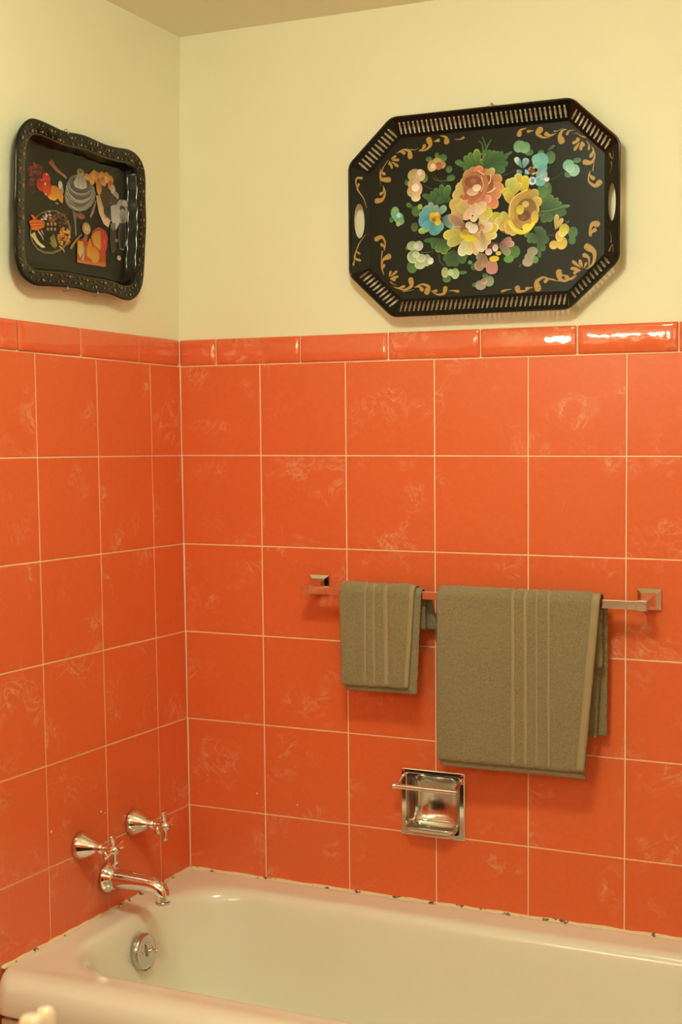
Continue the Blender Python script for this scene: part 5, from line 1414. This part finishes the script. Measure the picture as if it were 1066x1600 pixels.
# ============================================================ OCTAGONAL TOLE TRAY
tray = empty('octagonal_tray', BACK @ T((.776, .312, 0)), 'black octagonal tole tray with pierced edge and painted flower bouquet', 'tray')
D0, D1 = .0125, .0385
FL = [(.267, .104), (.190, .177), (-.190, .177), (-.267, .104), (-.267, -.104), (-.190, -.177), (.190, -.177), (.267, -.104)]
RM = [(.3035, .122), (.203, .2158), (-.201, .2158), (-.3035, .122), (-.3035, -.120), (-.201, -.2158), (.198, -.2158), (.3035, -.120)]
fl = MB().loft([[(x, y, D0 - .0012) for x, y in FL], [(x, y, D0) for x, y in FL]]).make('tray_base', M_BLACK, tray)
PROF = [(0, .45), (.07, .85), (.14, .85), (.19, .55), (.26, .85), (.38, 1.), (.62, 1.), (.74, .85), (.81, .55), (.86, .85), (.93, .85), (1, .45)]
for i in range(8):
    a0, a1, c0, c1 = [Vector((*p, z)) for p, z in ((FL[i], D0), (FL[(i + 1) % 8], D0), (RM[i], D1), (RM[(i + 1) % 8], D1))]
    mid = (a0 + a1) / 2; e = (a1 - a0).normalized(); up = (c0 + c1) / 2 - mid; up = up - e * up.dot(e); H = up.length; up /= H
    la, lb = (a0 - mid).dot(e), (a1 - mid).dot(e); ra, rb = (c0 - mid).dot(e), (c1 - mid).dot(e)
    pos = lambda s, t: mid + e * s + up * (H * t)
    lim = lambda t: (la + (ra - la) * t, lb + (rb - lb) * t)
    b = MB()
    if i in (3, 7):                      # handle side: oval hand hole
        A = sorted(set([round(q, 5) for q in np.linspace(-math.pi, math.pi, 49)[:-1]]))
        ct = .52; cs = .0; sh, st_ = .0385, .26
        corners = [(la, 0), (lb, 0), (rb, 1), (ra, 1)]
        A = sorted(A + [math.atan2((t - ct), (s - cs) / .1) for s, t in corners])
        inn, out = [], []
        for q in A:
            ds, dt = math.cos(q) * .1, math.sin(q)
            k = 1 / math.sqrt((ds / sh) ** 2 + (dt / st_) ** 2); inn.append((cs + ds * k, ct + dt * k))
            ks = []
            for (s0, t0), (s1, t1) in zip(corners, corners[1:] + corners[:1]):
                det = ds * -(t1 - t0) + dt * (s1 - s0)
                if abs(det) < 1e-9: continue
                kk = ((s0 - cs) * -(t1 - t0) + (t0 - ct) * (s1 - s0)) / det; w = (ds * (t0 - ct) - dt * (s0 - cs)) / det
                if kk > 0 and -1e-4 <= w <= 1.0001: ks.append(kk)
            k = min(ks); out.append((cs + ds * k, ct + dt * k))
        b.loft([[pos(*p) for p in out], [pos(*p) for p in inn]], False, False)
    else:
        n = 36 if i in (1, 5) else 10
        half = .186 if n == 36 else .0485; off = 0 if n == 36 else 0.
        t0, t1 = .17, .77; wid = .0052
        b.add([pos(lim(0)[0], 0), pos(lim(0)[1], 0), pos(lim(t0)[1], t0), pos(lim(t0)[0], t0)], [(0, 1, 2, 3)])
        b.add([pos(lim(t1)[0], t1), pos(lim(t1)[1], t1), pos(lim(1)[1], 1), pos(lim(1)[0], 1)], [(0, 1, 2, 3)])
        cen = [-half + 2 * half * k / (n - 1) for k in range(n)]
        tt = [t0 + (t1 - t0) * p for p, _ in PROF]
        for k in range(n + 1):
            Lf = [(lim(t)[0] if k == 0 else cen[k - 1] + wid / 2 * w, t) for t, (_, w) in zip(tt, PROF)]
            Rt = [(lim(t)[1] if k == n else cen[k] - wid / 2 * w, t) for t, (_, w) in zip(tt, PROF)]
            m = len(tt); b.add([pos(*p) for p in Lf] + [pos(*p) for p in Rt], [(j, m + j, m + j + 1, j + 1) for j in range(m - 1)])
    b.make('side_panel', M_BLACKG, tray, solid=.0008)
def oct_loop(P, r=.010, k=5):
    out = []
    for i in range(len(P)):
        p = Vector(P[i]); a = (Vector(P[i - 1]) - p).normalized(); c = (Vector(P[(i + 1) % len(P)]) - p).normalized()
        for j in range(k + 1):
            t = j / k; out.append(((p + a * r) * (1 - t) ** 2 + p * 2 * t * (1 - t) + (p + c * r) * t * t))
    return out
lp = oct_loop(RM, .014)
MB().tube([(p.x * 1.002, p.y * 1.003, D1) for p in lp], .0028, 10, True).make('rolled_rim', M_BLACKG, tray, smooth=True)
MB().tube([(p.x * 1.0085, p.y * 1.012, D1 + .0005) for p in lp], .0011, 6, True).make('gilt_edge', M_GOLD, tray, smooth=True)
z = D0 + 2e-5
for sec, nm in (('gold_scroll', 'gold_scroll'), ('stem', 'painted_stem'), ('leaf', 'painted_leaf'), ('small_blossom', 'painted_small_blossom'), ('blue_daisy', 'painted_blue_blossom'),
                ('pink_rose', 'painted_pink_rose'), ('yellow_rose', 'painted_yellow_rose'), ('cream_daisy', 'painted_cream_daisy'), ('pink_blossom', 'painted_pink_blossom')):
    _, z = paint_mesh(nm, PAINT[sec], M_PAINT, tray, z)
# scrolls on the two handle sides follow the flare
for side in (-1, 1):
    S = [('s', v, w, .6, 'b08434' if side < 0 else '94602c', 'b08434' if side < 0 else '94602c') for sd, v, w in PAINT['SIDE_SCROLL'] if sd == side]
    if side > 0: S += [('s', [x if k % 2 == 0 else -x for k, x in enumerate(v)], w, u, a, c) for _, v, w, u, a, c in S]
    o, _ = paint_mesh('side_scroll', S, M_PAINT, tray, 0)
    for v in o.data.vertices:
        f = (abs(v.co.x) - .267) / (.3035 - .267); v.co.z = D0 + (D1 - D0) * f + .0012
wr = MB().tube([(-.052, .211, .018), (-.025, .2215, .012), (0, .2300, .007), (.025, .2215, .012), (.052, .211, .018)], .0006, 6)
wr.make('hanging_wire', M_WIRE, tray, T((.02, 0, 0)))
MB().tube([(.020, .2290, -.002), (.020, .2300, .009)], .0013, 8).tube([(.020, .2300, .009), (.020, .2302, .0105)], .003, 8).make('nail', M_WIRE, tray)

# ============================================================ WAVY-EDGED TRAY ON THE LEFT WALL
tray2 = empty('scalloped_tray', LEFT @ T((-.428, .300, 0)), 'black wavy-edged tray printed with party food on the left wall', 'tray')
O = [np.array(p) / 1000 for p in catmull(PAINT['LEFT_OUTLINE'], 4)]
def smooth(P, k):
    for _ in range(k): P = [(P[i - 1] + 2 * P[i] + P[(i + 1) % len(P)]) / 4 for i in range(len(P))]
    return P
O = smooth(O, 6)
area = sum(O[i][0] * O[(i + 1) % len(O)][1] - O[(i + 1) % len(O)][0] * O[i][1] for i in range(len(O)))
def inset(P, dist, sm=10):
    out = []
    for i in range(len(P)):
        t = P[(i + 2) % len(P)] - P[i - 2]; t = t / np.linalg.norm(t); nrm = np.array((-t[1], t[0])) * (1 if area > 0 else -1)
        out.append(P[i] + nrm * dist)
    return smooth(out, sm)
E0, E1 = .0105, .0365
prof = [(0.0005, E1 - .006), (-.0005, E1 - .002), (.0008, E1), (.003, E1 + .0004), (.006, E1), (.028, E1 - .0015), (.0305, E1 - .003), (.0325, E1 - .007), (.037, E0 + .004), (.0395, E0 + .0008), (.042, E0)]
def ripple(P, amp):
    out, acc = [], 0.
    for i, p in enumerate(P):
        t = P[(i + 1) % len(P)] - P[i - 1]; t = t / np.linalg.norm(t); acc += np.linalg.norm(p - P[i - 1])
        out.append(p + np.array((-t[1], t[0])) * amp * math.sin(acc / .043 * 2 * math.pi))
    return out
L = [[(p[0], p[1], d) for p in ripple(inset(O, i, 2 + int(i * 400)), .0011 if .031 < i < .039 else 0)] for i, d in prof]
b = MB().loft(L, False, True)
tb = b.make('tray_body', M_BLACKG, tray2, smooth=True, sharp=1.2)
tb.data.materials.append(M_BLACKP); tb.data.polygons[-1].material_index = 1
tb.modifiers.new('thickness', 'SOLIDIFY').thickness = .0008
z = E0 + 2e-5
for sec in ('painted_raisins', 'painted_tomatoes', 'painted_orange_slices', 'painted_pot', 'painted_bowl', 'painted_spoons', 'painted_cheese_board', 'painted_bread_basket', 'painted_cutlery'):
    _, z = paint_mesh(sec, PAINT[sec], M_PRINT, tray2, z, 6e-6)
# gold leaf garland on the flat rim
C1 = inset(O, .017, 6); A_ = [np.linalg.norm(C1[(i + 1) % len(C1)] - C1[i]) for i in range(len(C1))]; tot = sum(A_); S = []; k = 0; acc = 0; nxt = 0; vine = []
for i in range(len(C1)):
    t = C1[(i + 1) % len(C1)] - C1[i - 1]; t /= np.linalg.norm(t); nn = np.array((-t[1], t[0]))
    acc += A_[i]
    if acc < nxt: continue
    nxt += .0105; k += 1; s = 1 if k % 2 else -1
    p = C1[i] * 1000; vine.append(p + nn * 2.5 * s)
    c = ['8c6428', 'a0742c', '7c5c28'][k % 3]
    q = p + nn * s * 4 + t * rng.uniform(-2, 2); r = q + nn * s * 4.5 + t * 4.5
    S.append(('p', *q, *r, 3.4, c, c, ''))
    if k % 3 == 0:
        for dx in (-1, 1): S.append(('b', *(p - nn * s * 5 + t * 1.4 * dx), 2.0, 2.4, 'a87c34', '94682c', ''))
        S.append(('p', *(p - nn * s * 9), *(p - nn * s * 4), 4., 'a87c34', 'a87c34', ''))
for i in range(len(vine)):
    a, c = vine[i], vine[(i + 1) % len(vine)]; S.append(('s', [*a, *c], .6, .6, '4a3e1c', '4a3e1c'))
paint_mesh('gold_garland', S, M_PRINT, tray2, E1 + .0009, 2e-6)
S = []; C2 = [p * 1000 for p in inset(O, .0285, 8)]
for i in range(0, len(C2)): S.append(('s', [*C2[i], *C2[(i + 1) % len(C2)]], .9, .9, '74602c', '74602c'))
paint_mesh('gilt_line', S, M_PRINT, tray2, E1 - .0003, 0)
for x, y, s in ((-.052, .1635, 1), (.052, .1590, 1), (-.062, -.168, -1), (.045, -.168, -1)):
    k = .0035 if s > 0 else .0008
    MB().tube([(x - .005, y - s * .008, E1 + .0005), (x - .005, y - s * .002, E1 + .002), (x - .003, y + s * k, E1 - .004), (x + .002, y + s * k * 1.2, E1 - .012), (x + .004, y + s * .001, E1 - .018)], .0008, 6).make('hanger_hook', M_WIRE, tray2)

# ============================================================ LAMPS AND ADDED REFLECTION HELPERS (out of the frame)
cl = empty('ceiling_lamp', T((1.0, -1.40, Z0 + CEIL - .004)), 'round frosted ceiling lamp above the middle of the bathroom', 'lamp')
MB().lathe([(.0, 0), (.15, 0), (.15, -.02), (.135, -.031)], 40).make('lamp_base', M_CHROME2, cl, smooth=True, sharp=.5)
MB().lathe([(.134, -.030), (.140, -.06), (.120, -.105), (.07, -.130), (.001, -.138)], 40).make('frosted_dome', m_glow('lit_frosted_dome', LAMP_TINT, CEILING_LAMP), cl, smooth=True)
vl = empty('vanity_lamp', T((.40, YF, Z0 + .17)), 'chrome vanity light bar with four frosted globes on the front wall', 'lamp')
MB().box(-.34, .34, 0, .03, -.055, .055).make('back_bar', M_CHROME, vl, bevel=.004, weld=True)
M_GL = m_glow('lit_frosted_globe', LAMP_TINT, VANITY_LAMP)
for x in (-.255, -.085, .085, .255):
    MB().lathe([(.022, .0), (.024, .03), (.020, .045)], 20).make('lamp_socket', M_CHROME, vl, T((x, .028, 0)) @ Matrix.Rotation(-math.pi / 2, 4, 'X'), smooth=True)
    MB().lathe([(.0005, -.048)] + [(.048 * math.sin(q), -.048 * math.cos(q)) for q in np.linspace(.2, 2.94, 12)] + [(.0005, .048)], 20).make('lamp_globe', M_GL, vl, T((x, .115, 0)), smooth=True)

M_GLINT = m_glow('lit_glint_globe', LAMP_TINT, GLINT_GLOBE)  # unseen globes added so the border tiles by the corner catch highlights
for x, z, w in ((1.46, .15, 'left'), (2.0, .195, 'right')):
    sl = empty('added_glint_globe', T((x, YF, Z0 + z)), 'round glowing globe added on the front wall for tile glints, the %s of the pair' % w, 'lamp', 'pair of added glint globes')
    MB().lathe([(.05, 0), (.05, .008), (.03, .014), (.012, .02), (.012, .06)], 28).make('sconce_plate', M_CHROME, sl, Matrix.Rotation(-math.pi / 2, 4, 'X'), smooth=True)
    MB().lathe([(.0005, -.09)] + [(.09 * math.sin(q), -.09 * math.cos(q)) for q in np.linspace(.2, 2.94, 12)] + [(.0005, .09)], 20).make('lamp_globe', M_GLINT, sl, T((0, .13, 0)), smooth=True)
hm = empty('added_dark_box', T((.26, -1.62, 0)), 'unseen dark brown box added by the left wall for dark chrome reflections', 'hamper')  # unseen box, added to darken what the chrome soap dish reflects
M_DARKBOX = mat('dark_box_brown', (.05, .03, .018), .6)
MB().loft([rr(-.20, .20, -.24, .24, .06, .0, 4), rr(-.215, .215, -.255, .255, .06, .30, 4), rr(-.22, .22, -.26, .26, .06, .56, 4)]).make('hamper_body', M_DARKBOX, hm, smooth=True, sharp=.7)
MB().loft([rr(-.225, .225, -.265, .265, .06, .56, 4), rr(-.225, .225, -.265, .265, .06, .585, 4), rr(-.20, .20, -.24, .24, .06, .60, 4)]).make('lid', M_DARKBOX, hm, smooth=True, sharp=.7)

vc = empty('added_vanity_cabinet', T((.44, YF + .008, 0)), 'unseen white vanity cabinet with basin top, added for pale chrome reflections', 'cabinet')  # unseen, added so the towel bar reflects something pale
MB().box(-.38, .38, .0, .46, .08, .76).make('cabinet_body', M_WOOD, vc, bevel=.003, weld=True)
MB().box(-.36, .36, .02, .42, .0, .08).make('plinth', M_DARK, vc)
MB().loft([rr(-.40, .40, 0, .50, .01, .76, 3), rr(-.40, .40, 0, .50, .01, .795, 3), rr(-.23, .23, .09, .42, .12, .795, 3), rr(-.20, .20, .12, .39, .11, .72, 3), rr(-.10, .10, .2, .31, .05, .67, 3)]).make('basin_top', M_CREAM, vc, smooth=True, sharp=.6)
for x in (-.19, .19):
    dr = MB().box(x - .175, x + .175, .46, .478, .11, .73).make('cabinet_door', M_WOOD, vc, bevel=.003, weld=True)
    MB().lathe([(.006, 0), (.006, .012), (.014, .018), (.012, .028), (.002, .030)], 16).make('knob', M_CHROME2, dr, T((x - .14 * (1 if x > 0 else -1), .478, .55)) @ Matrix.Rotation(-math.pi / 2, 4, 'X'), smooth=True)

# ============================================================ POST IN THE FOREGROUND, lower left
px, py, pz = .6452, -1.4329, Z0 - .9421
st = empty('freestanding_post', T((px, py, 0)), 'slim cream freestanding post with a rounded double knob, blurred in the foreground', 'stand')
MB().lathe([(.0, 0), (.10, 0), (.10, .008), (.085, .016), (.02, .022), (.013, .04)], 36).make('foot', M_CREAM, st, smooth=True, sharp=.7)
MB().lathe([(.011, .03), (.009, .20), (.009, pz - .06), (.012, pz - .045), (.010, pz - .030)], 20).make('pole', M_CREAM, st, smooth=True)
MB().loft([rr(-.013, .013, -.011, .011, .007, pz - .04, 5), rr(-.0145, .0145, -.0125, .0125, .008, pz - .030, 5), rr(-.0145, .0145, -.0125, .0125, .008, pz + .002, 5), rr(-.010, .010, -.008, .008, .006, pz + .008, 5)]).make('front_knob', M_CREAM, st, T((-.004, -.010, 0)), smooth=True)
MB().lathe([(.010, pz - .04), (.0125, pz - .02), (.0125, pz + .006), (.009, pz + .012), (.001, pz + .014)], 20).make('rear_knob', M_CREAM, st, T((.0045, .010, 0)), smooth=True)
